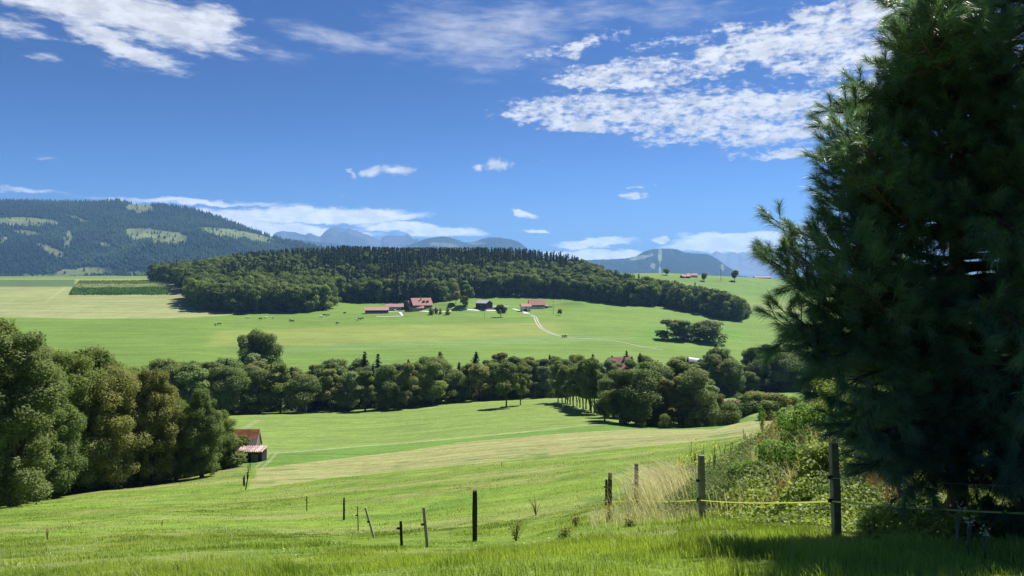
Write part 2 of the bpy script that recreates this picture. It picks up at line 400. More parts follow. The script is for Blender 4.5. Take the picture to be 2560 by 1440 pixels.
# ------------------------------------------------------------------ ground sheet with its fields
az_in = np.arctan((np.arange(-220, 2780, 3.6) - CX) / FOC)
az_l = -np.linspace(math.radians(178), -az_in[0] + 0.02, 60); az_r = np.linspace(az_in[-1] + 0.02, math.radians(178), 60)
AZ = np.concatenate([az_l, az_in, az_r])
R = np.concatenate([[0.3, 0.7], np.exp(np.linspace(math.log(1.1), math.log(60), 190)), np.exp(np.linspace(math.log(60.6), math.log(1450), 560)), np.exp(np.linspace(math.log(1500), math.log(38000), 70))])
A2, R2 = np.meshgrid(AZ, R)
gx = R2 * np.sin(A2); gy = R2 * np.cos(A2); gz = H(gx, gy)
gd = np.clip(gy, 1, None); gu = CX + FOC * gx / gd; gv = HV - gz / gd * FOC
def L(pts):
    pts = sorted(pts); xs = [p[0] for p in pts]; ys = [p[1] for p in pts]
    return np.interp(gu, xs, ys)
def sm(a, b, x):
    t = np.clip((x - a) / (b - a), 0, 1); return t * t * (3 - 2 * t)
C = lambda *c: np.array(c, float)
MEADOW, FRESH, MID, TAN, DARK = C(.150, .225, .030), C(.100, .200, .030), C(.165, .232, .050), C(.262, .268, .098), C(.070, .165, .030)
n1 = fbm(gx / 40, gy / 40, 4, 3); n2 = fbm(gx / 9, gy / 9, 4, 4); n3 = fbm(gx / 2.2, gy / 2.2, 3, 6)
col = np.zeros(gx.shape + (3,)); col[:] = MEADOW
def paint(mask, c, k=1.0):
    global col
    m = (np.clip(mask, 0, 1) * k)[..., None]; col = col * (1 - m) + np.asarray(c) * m
far = sm(330, 345, gd)
near = 1 - far
jit = 1.6 * fbm(gx / 3.0, gy / 3.0, 2, 31)
gvj = gv + jit
# valley field, mown tan strip, bright strip, path, all on the near side
tan_lo = L([(560, 1232), (630, 1222), (800, 1199), (1000, 1178), (1200, 1158), (1400, 1136), (1700, 1108), (1860, 1090), (2000, 1075), (2600, 1060)])
tan_hi = L([(560, 1180), (680, 1167), (820, 1150), (1000, 1129), (1150, 1106), (1400, 1084), (1560, 1074), (1790, 1073), (1840, 1058), (2000, 1035), (2600, 1030)])
path_v = L([(560, 1134), (650, 1133), (720, 1131), (900, 1116), (1100, 1100), (1300, 1081), (1450, 1065), (1600, 1052), (1800, 1040)])
strip_ok = sm(45, 60, gd) * near
paint((gv < tan_hi) * strip_ok, MID)
paint((gv < tan_hi) * (gv > path_v) * strip_ok, FRESH * C(1.12, 1.0, 1.1))
paint(((gvj < tan_lo) & (gv >= tan_hi)) * strip_ok * sm(612, 632, gu + (gv - 1225) * 0.45), TAN)
paint(np.exp(-((gv - path_v) / 1.2) ** 2) * strip_ok * sm(640, 700, gu) * (gd < 240), C(.34, .33, .19), .6)
mow = np.sin((gv - path_v) * 0.55 + .6 * n1) * .5 + .5; paint((gv < path_v) * strip_ok * mow, C(.125, .205, .040), .35)
mow2 = np.sin((gv - tan_hi) * 0.9 + gu * .004 + .8 * n1) * .5 + .5; paint(((gvj < tan_lo) & (gv >= tan_hi)) * strip_ok * mow2 * sm(612, 632, gu + (gv - 1225) * 0.45), C(.215, .235, .080), .5)
# two-wheel ruts by the barn
for pts in ([(690, 1133), (676, 1150), (655, 1170)], [(675, 1133), (660, 1150), (640, 1168)]):
    vs = np.array([p[1] for p in pts][::1], float); us = np.array([p[0] for p in pts], float)
    uc = np.interp(gv, vs, us); paint(np.exp(-((gu - uc) / 3.0) ** 2) * ((gv > 1132) & (gv < 1171)) * strip_ok, C(.34, .33, .2), .55)
for off in (0, 9):
    uc = np.interp(gv, [1050, 1082], [640 + off, 590 + off]); paint(np.exp(-((gu - uc) / 2.0) ** 2) * ((gv > 1049) & (gv < 1085)) * strip_ok, C(.36, .34, .22), .6)
paint(near * ((gu > 60) & (gu < 620)) * sm(1275, 1262, gv + (gu - 0) * .12) * (gd > 50) * (gd < 130), C(.2, .2, .08), .35)
# tan band where the meadow meets the wood
paint(near * sm(.0, .45, fbm(gx / 14, gy / 6, 4, 71)) * (gd > 7) * (gd < 110), C(.27, .26, .10), .45)
paint(near * sm(.15, .5, fbm(gx / 4, gy / 4, 4, 77)) * (gd > 5) * (gd < 110), C(.07, .15, .02), .6)
# far slope
paint(far * np.ones_like(gd), C(.130, .208, .036))
b1 = L([(500, 828), (640, 824), (900, 815), (1330, 807), (1450, 800)]); b2 = L([(500, 866), (680, 866), (900, 858), (1100, 850), (1330, 842), (1450, 838)])
paint(far * sm(-2, 2, gv - b1) * sm(2, -2, gv - b2) * sm(515 , 560, gu + (gv-830)*.6) * sm(1450, 1360, gu), C(.190, .238, .052))
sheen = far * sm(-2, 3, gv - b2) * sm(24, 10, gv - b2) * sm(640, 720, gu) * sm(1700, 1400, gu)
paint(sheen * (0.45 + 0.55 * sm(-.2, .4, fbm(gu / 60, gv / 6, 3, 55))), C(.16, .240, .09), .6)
paint(far * sm(750, 760, gv) * sm(790, 782, gv) * sm(1400, 1440, gu) * sm(1900, 1860, gu), C(.12, .21, .035), .6)
paint(far * sm(815, 825, gv) * sm(860, 850, gv) * sm(1560, 1640, gu) * sm(1900, 1830, gu), C(.092, .215, .022), .6)
paint(far * sm(698, 704, gv) * sm(745, 735, gv) * sm(1660, 1700, gu), C(.115, .20, .045), .8)
paint(far * sm(755, 758, gv) * sm(786, 782, gv) * sm(1840, 1870, gu) * (gd < 1000), C(.185, .235, .07), .9)
paint(far * np.exp(-((gv - np.interp(gu, [1870, 1940, 2060], [782, 796, 808])) / 3) ** 2) * (gu > 1865) * (gu < 2100), C(.05, .11, .03), .8)
# plateau on the left: stubble, crop strips
pl_lo = L([(-400, 792), (40, 793), (200, 797), (420, 796), (540, 790), (590, 786), (620, 780)])
plat = far * sm(2, -2, gv - pl_lo) * sm(620, 560, gu) * (gd < 1500)
band = 0.5 + 0.5 * np.sin((gv + 2.0 * n1) * 0.9 + gu * .006)
paint(plat, TAN * C(.92, 1.0, 1.05))
paint(plat * (0.35 + 0.3 * fbm(gu / 260, gv / 5.0, 3, 61)) * sm(768, 776, gv), C(.33, .33, .15), .8)
paint(plat * sm(.1, .5, fbm(gu / 240, gv / 3.4, 3, 63)), C(.19, .23, .085), .6)
paint(plat * sm(748, 740, gv) * sm(738, 742, gv) * sm(165, 175, gu), C(.22, .20, .09), .7)
paint(plat * sm(717, 714, gv) * sm(698, 700, gv) * sm(192, 184, gu), C(.075, .125, .05), .95)
paint(plat * sm(699, 696, gv), C(.12, .19, .04), .9)
paint(plat * np.exp(-((gv - 716.5) / 1.0) ** 2) * sm(192, 184, gu), C(.03, .05, .02), .6)
trv = np.interp(gu, [388, 420, 460, 475], [700, 707, 714, 716]); paint(far * np.exp(-((gv - trv) / 1.3) ** 2) * (gu > 386) * (gu < 480), C(.5, .47, .4), .9)
paint(far * (gu > 425) * (gu < 470) * sm(718, 722, gv) * sm(738, 732, gv), C(.25, .22, .11), .6)
trk = np.interp(gv, [700, 722, 750], [185, 160, 120]); paint(plat * np.exp(-((gu - trk) / 5) ** 2) * sm(716, 720, gv) * sm(760, 748, gv), C(.36, .33, .17), .5)
# meadow behind the grove
paint(sm(222, 232, gd) * (gd < 330) * sm(1540, 1620, gu), C(.125, .215, .045), .8)
col *= (1 + 0.10 * n1 + 0.10 * n2 + 0.12 * n3 * near)[..., None]
paint(sm(1500, 1900, gd), C(.09, .15, .05), .8)
col = np.clip(col, 0.005, 0.9)

nr, na = gx.shape
idx = np.arange(nr * na).reshape(nr, na)
gf = np.stack([idx[:-1, :-1], idx[:-1, 1:], idx[1:, 1:], idx[1:, :-1]], -1).reshape(-1, 4)
gm = bpy.data.materials.new('grassland'); gm.use_nodes = True; t = NT(gm.node_tree); p = gm.node_tree.nodes['Principled BSDF']
a = t.add('ShaderNodeAttribute', attribute_name='field')
geo = t.add('ShaderNodeNewGeometry').outputs['Position']
nf = t.noise(geo, 0.9, 6, 0.65); nm = t.noise(t.mapping(geo, rot=(0, 0, 0.12), scale=(0.02, 0.35, 0.1)), 1.0, 5, 0.6); nc = t.noise(geo, 6.0, 4, 0.7)
f = t.math('MULTIPLY', t.mapr(nf, 0.3, 0.7, 0.82, 1.2, smooth=False), t.math('MULTIPLY', t.mapr(nm, 0.3, 0.7, 0.78, 1.24, smooth=False), t.mapr(nc, 0.3, 0.7, 0.85, 1.15, smooth=False)))
t.put(p.inputs['Base Color'], t.vmath('SCALE', a.outputs['Color'], sc=f))
p.inputs['Roughness'].default_value = 0.9; p.inputs['Specular IOR Level'].default_value = 0.12
b = t.add('ShaderNodeBump'); b.inputs['Strength'].default_value = 0.9; b.inputs['Distance'].default_value = 0.2
t.put(b.inputs['Height'], t.noise(geo, 3.5, 6, 0.7)); t.l.new(b.outputs[0], p.inputs['Normal'])
ground = link('ground', mesh_np('ground', np.stack([gx, gy, gz], -1).reshape(-1, 3), gf, [gm], {'field': col.reshape(-1, 3)}, smooth=True))
tag(ground, 'rolling green farmland of meadows and mown fields', None, None, 'structure')
G_ATTR = True

# ------------------------------------------------------------------ distant hills
HILLS = {}
def hill_mesh(name, label, ridge, d0, d1, d2, zbase, uL, uR, nu, ns, rough, pasture, cf, cp, seed, rocky=False, power=0.85, gully=0.0):
    us = np.linspace(uL, uR, nu); rv = np.interp(us, [r[0] for r in ridge], [r[1] for r in ridge])
    if len(ridge) > 4:
        rv = pchip([r[0] for r in ridge], [r[1] for r in ridge], us)
    rv = rv + (1.9 * fbm(us / 9, us * 0 + seed, 4, seed) - 1.2 * np.abs(fbm(us / 16, us * 0 + 3.3, 3, seed + 1)) if rocky else .9 * fbm(us / 2.2, us * 0 + seed, 2, seed))
    s = np.linspace(0, 1.35, ns)
    U, S = np.meshgrid(us, s)
    D = np.where(S <= 1, d0 + (d1 - d0) * S, d1 + (d2 - d1) * (S - 1) / .35)
    X = (U - CX) / FOC * D
    zr = -(np.interp(U, us, rv) - HV) / FOC * d1
    k = np.clip(S, 0, 1) ** power
    Z = zbase + (zr - zbase) * k
    Z = np.where(S > 1, zr - (zr - zbase) * ((S - 1) / .35) ** 1.3 * 0.8, Z)
    env = np.clip(S * (1 - np.clip(S, 0, 1)) * 4, 0, 1)
    Z = Z + rough * env * fbm(X / (rough * 7), D / (rough * 7), 5, seed) + gully * env * (np.abs(fbm(X / (gully * 3.5), D / (gully * 14), 4, seed + 5)) - .3)
    V = HV - Z / D * FOC
    pm = np.zeros_like(U)
    for (pu, pv, ru, rvv, rot) in pasture:
        c, sn = math.cos(math.radians(rot)), math.sin(math.radians(rot))
        du, dv = U - pu, V - pv
        e = ((du * c + dv * sn) / ru) ** 2 + ((-du * sn + dv * c) / rvv) ** 2
        pm = np.maximum(pm, sm(1.15, .85, e + 0.8 * fbm(U / (ru * .40), V / (rvv * .65), 4, seed + 3)))
    c0 = np.asarray(cf) * (1 + 0.25 * fbm(X / 160, D / 160, 4, seed + 8))[..., None]
    c1 = np.asarray(cp) * (1 + 0.18 * fbm(X / 120, D / 120, 4, seed + 9))[..., None]
    cc = c0 * (1 - pm[..., None]) + c1 * pm[..., None]
    nS, nU = U.shape; ii = np.arange(nS * nU).reshape(nS, nU)
    ff = np.stack([ii[:-1, :-1], ii[:-1, 1:], ii[1:, 1:], ii[1:, :-1]], -1).reshape(-1, 4)
    m = bpy.data.materials.new(name); m.use_nodes = True; tt = NT(m.node_tree); pp = m.node_tree.nodes['Principled BSDF']
    at = tt.add('ShaderNodeAttribute', attribute_name='field'); pos = tt.add('ShaderNodeNewGeometry').outputs['Position']
    nn = tt.noise(pos, 0.02 if not rocky else 0.006, 8, 0.7)
    cl = tt.vmath('SCALE', at.outputs['Color'], sc=tt.mapr(nn, .3, .7, .7, 1.3, smooth=False))
    tt.put(pp.inputs['Base Color'], cl); pp.inputs['Roughness'].default_value = 1; pp.inputs['Specular IOR Level'].default_value = 0.0
    o = link(name, mesh_np(name, np.stack([X, D, Z], -1).reshape(-1, 3), ff, [m], {'field': cc.reshape(-1, 3)}, smooth=True))
    tag(o, label, None, None, 'structure')
    HILLS[label] = (us, s, X, D, Z, V, pm)
    return o
RIDGE1 = [(-500, 520), (-200, 506), (0, 503), (150, 506), (230, 507), (290, 503), (330, 510), (400, 513), (470, 522), (560, 549), (640, 579), (700, 598), (760, 610), (850, 634), (950, 662), (1050, 690), (1150, 712)]
FORESTC, PASTC = (.018, .036, .014), (.15, .18, .065)
PAST1 = [(50, 555, 100, 11, 2), (70, 583, 40, 6, 8), (170, 598, 11, 22, 18), (130, 628, 38, 10, 25), (350, 520, 34, 11, 2), (405, 592, 85, 18, 5), (265, 612, 26, 5, 18),
         (590, 588, 90, 12, 8), (540, 578, 40, 7, 0), (205, 682, 75, 14, -4), (110, 692, 90, 6, 0), (350, 684, 30, 6, 0), (190, 545, 30, 4, 20), (10, 600, 10, 8, 0), (650, 600, 30, 6, 15)]
hill_mesh('hill', 'long forested mountain with pasture clearings at left', RIDGE1, 2900, 4900, 6200, -170, -500, 1150, 640, 240, 110, PAST1, FORESTC, PASTC, 21, gully=150)
hill_mesh('hill', 'bald grassy summit behind the forested ridge', [(-100, 560), (0, 502), (30, 499), (80, 496.5), (140, 499), (180, 505), (215, 512), (300, 540), (380, 515), (400, 514), (440, 514), (480, 521), (540, 560)], 5100, 6800, 7600, 250, -100, 540, 160, 60, 20,
          [], (.17, .185, .07), PASTC, 22)
hill_mesh('mountain', 'rocky alpine peaks rising behind the wood', [(560, 660), (640, 612), (683, 588), (690, 580), (705, 577), (738, 581), (760, 586), (772, 583), (800, 591), (812, 580), (826, 570), (842, 567), (852, 568), (862, 572), (870, 571), (900, 580), (928, 591), (950, 600), (958, 593), (966, 590), (976, 588), (1000, 590), (1014, 588), (1020, 585), (1028, 592), (1036, 599), (1043, 596), (1050, 600), (1070, 605), (1150, 630), (1250, 665)],
          13500, 17500, 20000, 0, 560, 1250, 420, 150, 330, [(880, 610, 60, 20, 20), (1030, 600, 12, 8, 0), (760, 592, 40, 6, 5)], (.095, .10, .10), (.045, .065, .035), 23, rocky=True, gully=620)
hill_mesh('hill', 'blue forested ridges in front of the alpine peaks', [(560, 650), (660, 612), (700, 597), (740, 599), (800, 605), (860, 612), (930, 622), (1000, 618), (1040, 606), (1075, 594), (1110, 591), (1140, 598), (1165, 606), (1190, 603), (1205, 597), (1230, 593), (1265, 596), (1290, 602), (1310, 614), (1330, 632), (1360, 652), (1420, 680)],
          9500, 12000, 14000, -50, 560, 1420, 420, 90, 160, [(1190, 608, 22, 4, 0), (1110, 612, 40, 5, 4)], (.022, .040, .018), (.12, .15, .06), 24, gully=90)
hill_mesh('mountain', 'broad wooded mountain with pale clearings at right', [(1380, 672), (1430, 656), (1470, 650), (1500, 649), (1560, 646), (1590, 640), (1608, 630), (1622, 625), (1640, 622), (1665, 621), (1690, 623), (1712, 631), (1740, 634), (1765, 635), (1785, 643), (1800, 652), (1815, 664), (1830, 673), (1850, 690), (1880, 706), (1950, 730)],
          8200, 10200, 12000, -60, 1380, 1950, 420, 110, 120, [(1650, 640, 5, 22, 0), (1632, 665, 6, 7, 0), (1600, 644, 26, 5, -10), (1630, 637, 4, 4, 0), (1805, 668, 5, 8, -20), (1650, 680, 3, 14, 0)], (.020, .038, .016), (.2, .23, .13), 25, gully=80)
hill_mesh('mountain', 'pale jagged alpine wall on the far right horizon', [(1560, 720), (1740, 660), (1770, 643), (1783, 632), (1790, 628), (1806, 634), (1815, 636), (1826, 630), (1834, 629), (1845, 636), (1856, 630), (1870, 634), (1884, 629), (1900, 630), (1925, 634), (1950, 630), (2000, 640), (2080, 634), (2200, 655), (2560, 670), (2900, 690)],
          18000, 21500, 23000, 0, 1560, 2900, 460, 90, 500, [], (.20, .21, .21), PASTC, 26, rocky=True, gully=420)

# far woods on the left mountain: crowns too many to count, one object
def scatter_forest(rows, seed, hill_label, nmax, dmin, dmax):
    us, s, X, D, Z, V, pm = HILLS[hill_label]
    rng = np.random.default_rng(seed)
    n = nmax; iu = rng.random(n) * (len(us) - 1); js = rng.random(n) ** 0.9 * (len(s) - 1)
    i0 = iu.astype(int).clip(0, len(us) - 2); j0 = js.astype(int).clip(0, len(s) - 2); fa = iu - i0; fb = js - j0
    def S(A): return (A[j0, i0] * (1 - fa) + A[j0, i0 + 1] * fa) * (1 - fb) + (A[j0 + 1, i0] * (1 - fa) + A[j0 + 1, i0 + 1] * fa) * fb
    x, y, z, pmv, vv = S(X), S(D), S(Z), S(pm), S(V)
    uu = CX + FOC * x / y
    keep = ((pmv < 0.5) | (rng.random(n) < 0.03)) & (uu > -120) & (uu < 960) & (vv < 700)
    x, y, z = x[keep], y[keep], z[keep]; n = len(x)
    con = rng.random(n) < (0.25 + 0.75 * sm(-60, 330, z) )
    h = np.where(con, rng.uniform(18, 30, n), rng.uniform(13, 22, n)); r = np.where(con, h * .2, h * .42)
    V_, F_, T_ = [], [], []
    # conifer: six-sided cone
    k = 6; ang = np.arange(k) * 2 * np.pi / k
    c = np.where(con)[0]; m = len(c)
    ring = np.stack([np.cos(ang), np.sin(ang)], -1)
    rr = r[c][:, None] * rng.uniform(.75, 1.2, (m, k))
    vv = np.zeros((m, k + 1, 3)); vv[:, :k, 0] = x[c][:, None] + ring[:, 0] * rr; vv[:, :k, 1] = y[c][:, None] + ring[:, 1] * rr; vv[:, :k, 2] = z[c][:, None] + 1
    vv[:, k] = np.stack([x[c], y[c], z[c] + h[c]], -1)
    base = (np.arange(m) * (k + 1))[:, None, None]
    tri = np.array([(a_, (a_ + 1) % k, k) for a_ in range(k)])
    f1 = (base + tri).reshape(-1, 3); big = np.clip(.5 + 1.1 * fbm(x / 420, y / 420, 4, 66), 0, 1); t1 = np.repeat(np.clip(rng.random(m) * .35 + .5 * (big[c] - .5), 0, 1), k + 1)  # broad tint variation stands in for light and dark relief on the slopes
    # broadleaf: squat faceted dome
    q = np.where(~con)[0]; m2 = len(q)
    dome = [(math.cos(a_) * .8, math.sin(a_) * .8, 0.12) for a_ in ang] + [(math.cos(a_ + .5) * .85, math.sin(a_ + .5) * .85, .6) for a_ in ang] + [(0, 0, 1.0)]
    dome = np.array(dome); jit_ = rng.uniform(.75, 1.2, (m2, 13, 3))
    vd = dome[None] * jit_ * np.stack([r[q], r[q], h[q]], -1)[:, None, :] + np.stack([x[q], y[q], z[q]], -1)[:, None, :]
    tr = [(a_, (a_ + 1) % k, k + a_) for a_ in range(k)] + [((a_ + 1) % k, k + (a_ + 1) % k, k + a_) for a_ in range(k)] + [(k + a_, k + (a_ + 1) % k, 2 * k) for a_ in range(k)]
    f2 = ((np.arange(m2) * 13)[:, None, None] + np.array(tr)).reshape(-1, 3) + m * (k + 1); t2 = np.repeat(np.clip(.15 + rng.random(m2) * .55 + .9 * (big[q] - .5), 0, 1), 13)
    return np.concatenate([vv.reshape(-1, 3), vd.reshape(-1, 3)]), np.concatenate([f1, f2]), np.concatenate([t1, t2])
FM = leaf_mat('far_wood', (.007, .020, .009), (.048, .088, .026), trans=0.0, rough=.9, spec=.05, objvar=0)
fv, ff_, ft = scatter_forest(None, 5, 'long forested mountain with pasture clearings at left', 52000, 0, 0)
o = link('forest', mesh_np('forest', fv, ff_, [FM], {'tint': ft})); tag(o, 'distant mixed forest covering the long mountain at left', 'forest', None, 'stuff')
# ------------------------------------------------------------------ trees
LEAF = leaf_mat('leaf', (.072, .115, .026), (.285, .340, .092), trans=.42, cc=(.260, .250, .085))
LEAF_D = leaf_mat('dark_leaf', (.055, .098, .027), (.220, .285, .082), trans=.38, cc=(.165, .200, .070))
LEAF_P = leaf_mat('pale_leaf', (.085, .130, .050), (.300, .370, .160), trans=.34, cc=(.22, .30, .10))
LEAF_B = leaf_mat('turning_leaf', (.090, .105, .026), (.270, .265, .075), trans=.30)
SPRUCE = leaf_mat('spruce_needles', (.020, .044, .022), (.080, .120, .048), trans=.10, rough=.7, spec=.1)
BARK = mat('bark', (.085, .070, .052), .95, .35, 4.0, .05, bump=.6, bscale=8)
BARK_P = mat('pale_bark', (.22, .20, .16), .95, .3, 4.0, .05)

def rot_quads(cen, nrm, size, rng, aspect=1.0, fold=0.25):
    """leaf sprays: one bent quad at each centre facing nrm, rolled at random"""
    n = len(cen)
    nrm = nrm / (np.linalg.norm(nrm, axis=1, keepdims=True) + 1e-9)
    h = rng.normal(size=(n, 3)); a = np.cross(nrm, h); a /= np.linalg.norm(a, axis=1, keepdims=True) + 1e-9; b = np.cross(nrm, a)
    s = (np.asarray(size) * rng.uniform(.6, 1.3, n))[:, None]; asp = aspect
    v = np.stack([cen - a * s * .5, cen - b * s * .5 * asp + nrm * s * fold * rng.uniform(-1, 1, (n, 1)), cen + a * s * .5, cen + b * s * .5 * asp + nrm * s * fold * rng.uniform(-1, 1, (n, 1))], 1)
    return v.reshape(-1, 3), (np.arange(n)[:, None] * 4 + np.arange(4)).astype(np.int32)

def crown_points(rng, R, Ht, zb, nlobe, n, lob=(.26, .42), shape='round'):
    """points on a heap of rounded lobes filling a crown of radius R from zb to Ht"""
    hc = (Ht - zb)
    L_, r_ = [], []
    tries = 0
    while len(L_) < nlobe:
        tries += 1
        t = rng.uniform(0.04, .97) ** .9
        if shape == 'round': w_ = math.sin(math.pi * min(.98, t * .82 + .16)) ** .6
        elif shape == 'egg': w_ = math.sin(math.pi * (t ** .75 * .84 + .12)) ** .75
        elif shape == 'tall': w_ = math.sin(math.pi * (t * .8 + .14)) ** .5
        else: w_ = (1 - t) ** .5
        rr = R * w_ * math.sqrt(rng.uniform(.15, 1)) * .78
        a_ = rng.uniform(0, 2 * math.pi)
        rad = rng.uniform(*lob) * R * (.65 + .5 * w_)
        c = np.array([rr * math.cos(a_), rr * math.sin(a_), zb + t * hc])
        c[2] = min(c[2], Ht - rad * .7)
        L_.append(c); r_.append(rad)
    L_ = np.array(L_); r_ = np.array(r_)
    m = int(n * 1.9); pick = rng.choice(len(L_), m, p=r_ ** 2 / (r_ ** 2).sum())
    d = rng.normal(size=(m, 3)); d /= np.linalg.norm(d, axis=1, keepdims=True)
    rad = r_[pick] * rng.uniform(.62, 1.22, m)
    p = L_[pick] + d * rad[:, None] * np.array([1, 1, .82])
    dmin = np.full(m, 9.0)
    for q in range(len(L_)):
        dq = np.linalg.norm((p - L_[q]) / np.array([1, 1, .82]), axis=1) / r_[q]; dq[pick == q] = 9; dmin = np.minimum(dmin, dq)
    keep = (dmin > .74) | (rng.random(m) < .25)
    p, d = p[keep][:n], d[keep][:n]
    return p, d, L_, r_, pick[keep][:n]

def make_crown(seed, R, Ht, zb, nlobe, n, size, mat_, lob=(.26, .42), shape='round', droop=0.0):
    rng = np.random.default_rng(seed)
    p, d, L_, r_, own = crown_points(rng, R, Ht, zb, nlobe, n, lob, shape)
    nn = d * .9 + rng.normal(size=d.shape) * .45; nn[:, 2] += .55
    if droop: p[:, 2] -= droop * rng.random(len(p)) ** 2
    v, f = rot_quads(p, nn, np.full(len(p), size), rng, .75)
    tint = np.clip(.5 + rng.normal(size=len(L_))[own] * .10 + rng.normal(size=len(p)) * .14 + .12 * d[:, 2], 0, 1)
    return mesh_np('crown', v, f, [mat_], {'tint': np.repeat(tint, 4)}), L_, r_
def make_trunk(seed, L_, r_, Ht, zb, rad, mat_, limbs=7):
    rng = np.random.default_rng(seed + 99); mb = MB()
    top = Ht * .72; k = 7
    pts = [(rng.normal() * .02 * Ht * (i / k), rng.normal() * .02 * Ht * (i / k), -0.6 + (top + .6) * i / k) for i in range(k + 1)]
    mb.tube(pts, [rad * (1.35 if i == 0 else 1.0) * (1 - .82 * i / k) for i in range(k + 1)], 8)
    for i in rng.choice(len(L_), min(limbs, len(L_)), replace=False):
        t_ = min(.85, max(.25, (L_[i][2] - .25 * Ht) / top)); j = min(k - 1, int(t_ * k))
        a_ = Vector(pts[j]); b_ = Vector(L_[i]); m_ = a_.lerp(b_, .5) + Vector((0, 0, .06 * Ht * (rng.random() - .3)))
        r0 = rad * (1 - .82 * j / k) * .6
        mb.tube([a_, m_, b_], [r0, r0 * .6, r0 * .2], 6)
    me = bpy.data.meshes.new('trunk'); me.from_pydata(mb.v, [], mb.f); me.materials.append(mat_); me.update()
    for q in me.polygons: q.use_smooth = True
    return me
def make_spruce(seed, R, Ht, zb, tiers, per, mat_, size=1.0, sag=.35):
    rng = np.random.default_rng(seed); C_, N_, S_ = [], [], []
    for i in range(tiers):
        t_ = (i + rng.uniform(-.3, .3)) / tiers; t_ = min(max(t_, 0), .985)
        z = zb + (Ht - zb) * t_; r = R * (1 - t_) ** .72 * rng.uniform(.8, 1.12) + .12
        nb = max(4, int(per * (1 - t_ * .65)))
        for k in range(nb):
            a_ = rng.uniform(0, 2 * math.pi); rr = r * rng.uniform(.72, 1.15); m = max(2, int(rr / (size * .42)))
            for q in range(m):
                s = (q + .6) / m
                C_.append((math.cos(a_) * rr * s, math.sin(a_) * rr * s, z - sag * rr * s * s + rng.normal() * .05))
                N_.append((math.cos(a_) * .55, math.sin(a_) * .55, .8)); S_.append(size * (1.15 - .45 * s))
    C_, N_, S_ = map(np.array, (C_, N_, S_)); N_ = N_ + rng.normal(size=N_.shape) * .35
    v, f = rot_quads(C_, N_, S_, rng, .55, .3)
    v2, f2 = rot_quads(np.array([(0, 0, Ht - .4 * j) for j in range(4)]), rng.normal(size=(4, 3)) * [1, 1, .1], .5, rng, .3)
    v = np.concatenate([v, v2]); f = np.concatenate([f, f2 + len(f) * 4])
    return mesh_np('crown', v, f, [mat_], {'tint': np.repeat(rng.random(len(f)), 4)})
def spruce_trunk(Ht, rad, mat_):
    mb = MB().tube([(0, 0, -.6), (0, 0, Ht * .5), (0, 0, Ht * .97)], [rad, rad * .6, rad * .06], 7)
    me = bpy.data.meshes.new('trunk'); me.from_pydata(mb.v, [], mb.f); me.materials.append(mat_); me.update(); return me
def joined(name, crown, trunk):
    """far trees: crown and trunk in one small mesh"""
    def arr(me):
        v = np.zeros(len(me.vertices) * 3, np.float32); me.vertices.foreach_get('co', v); v = v.reshape(-1, 3)
        return v, [list(p_.vertices) for p_ in me.polygons]
    vc, fc = arr(crown); vt, ft_ = arr(trunk); t_ = np.zeros(len(crown.vertices), np.float32); crown.attributes['tint'].data.foreach_get('value', t_)
    quads = [f_ for f_ in ft_ if len(f_) == 4]; n0 = len(vc)
    F = np.array(fc, np.int32); Q = np.array(quads, np.int32) + n0
    return mesh_np(name, np.concatenate([vc, vt]), np.concatenate([F, Q]), [crown.materials[0], trunk.materials[0]], {'tint': np.concatenate([t_, np.zeros(len(vt))])},
                   matidx=np.concatenate([np.zeros(len(F)), np.ones(len(Q))]))
PROTO = {}
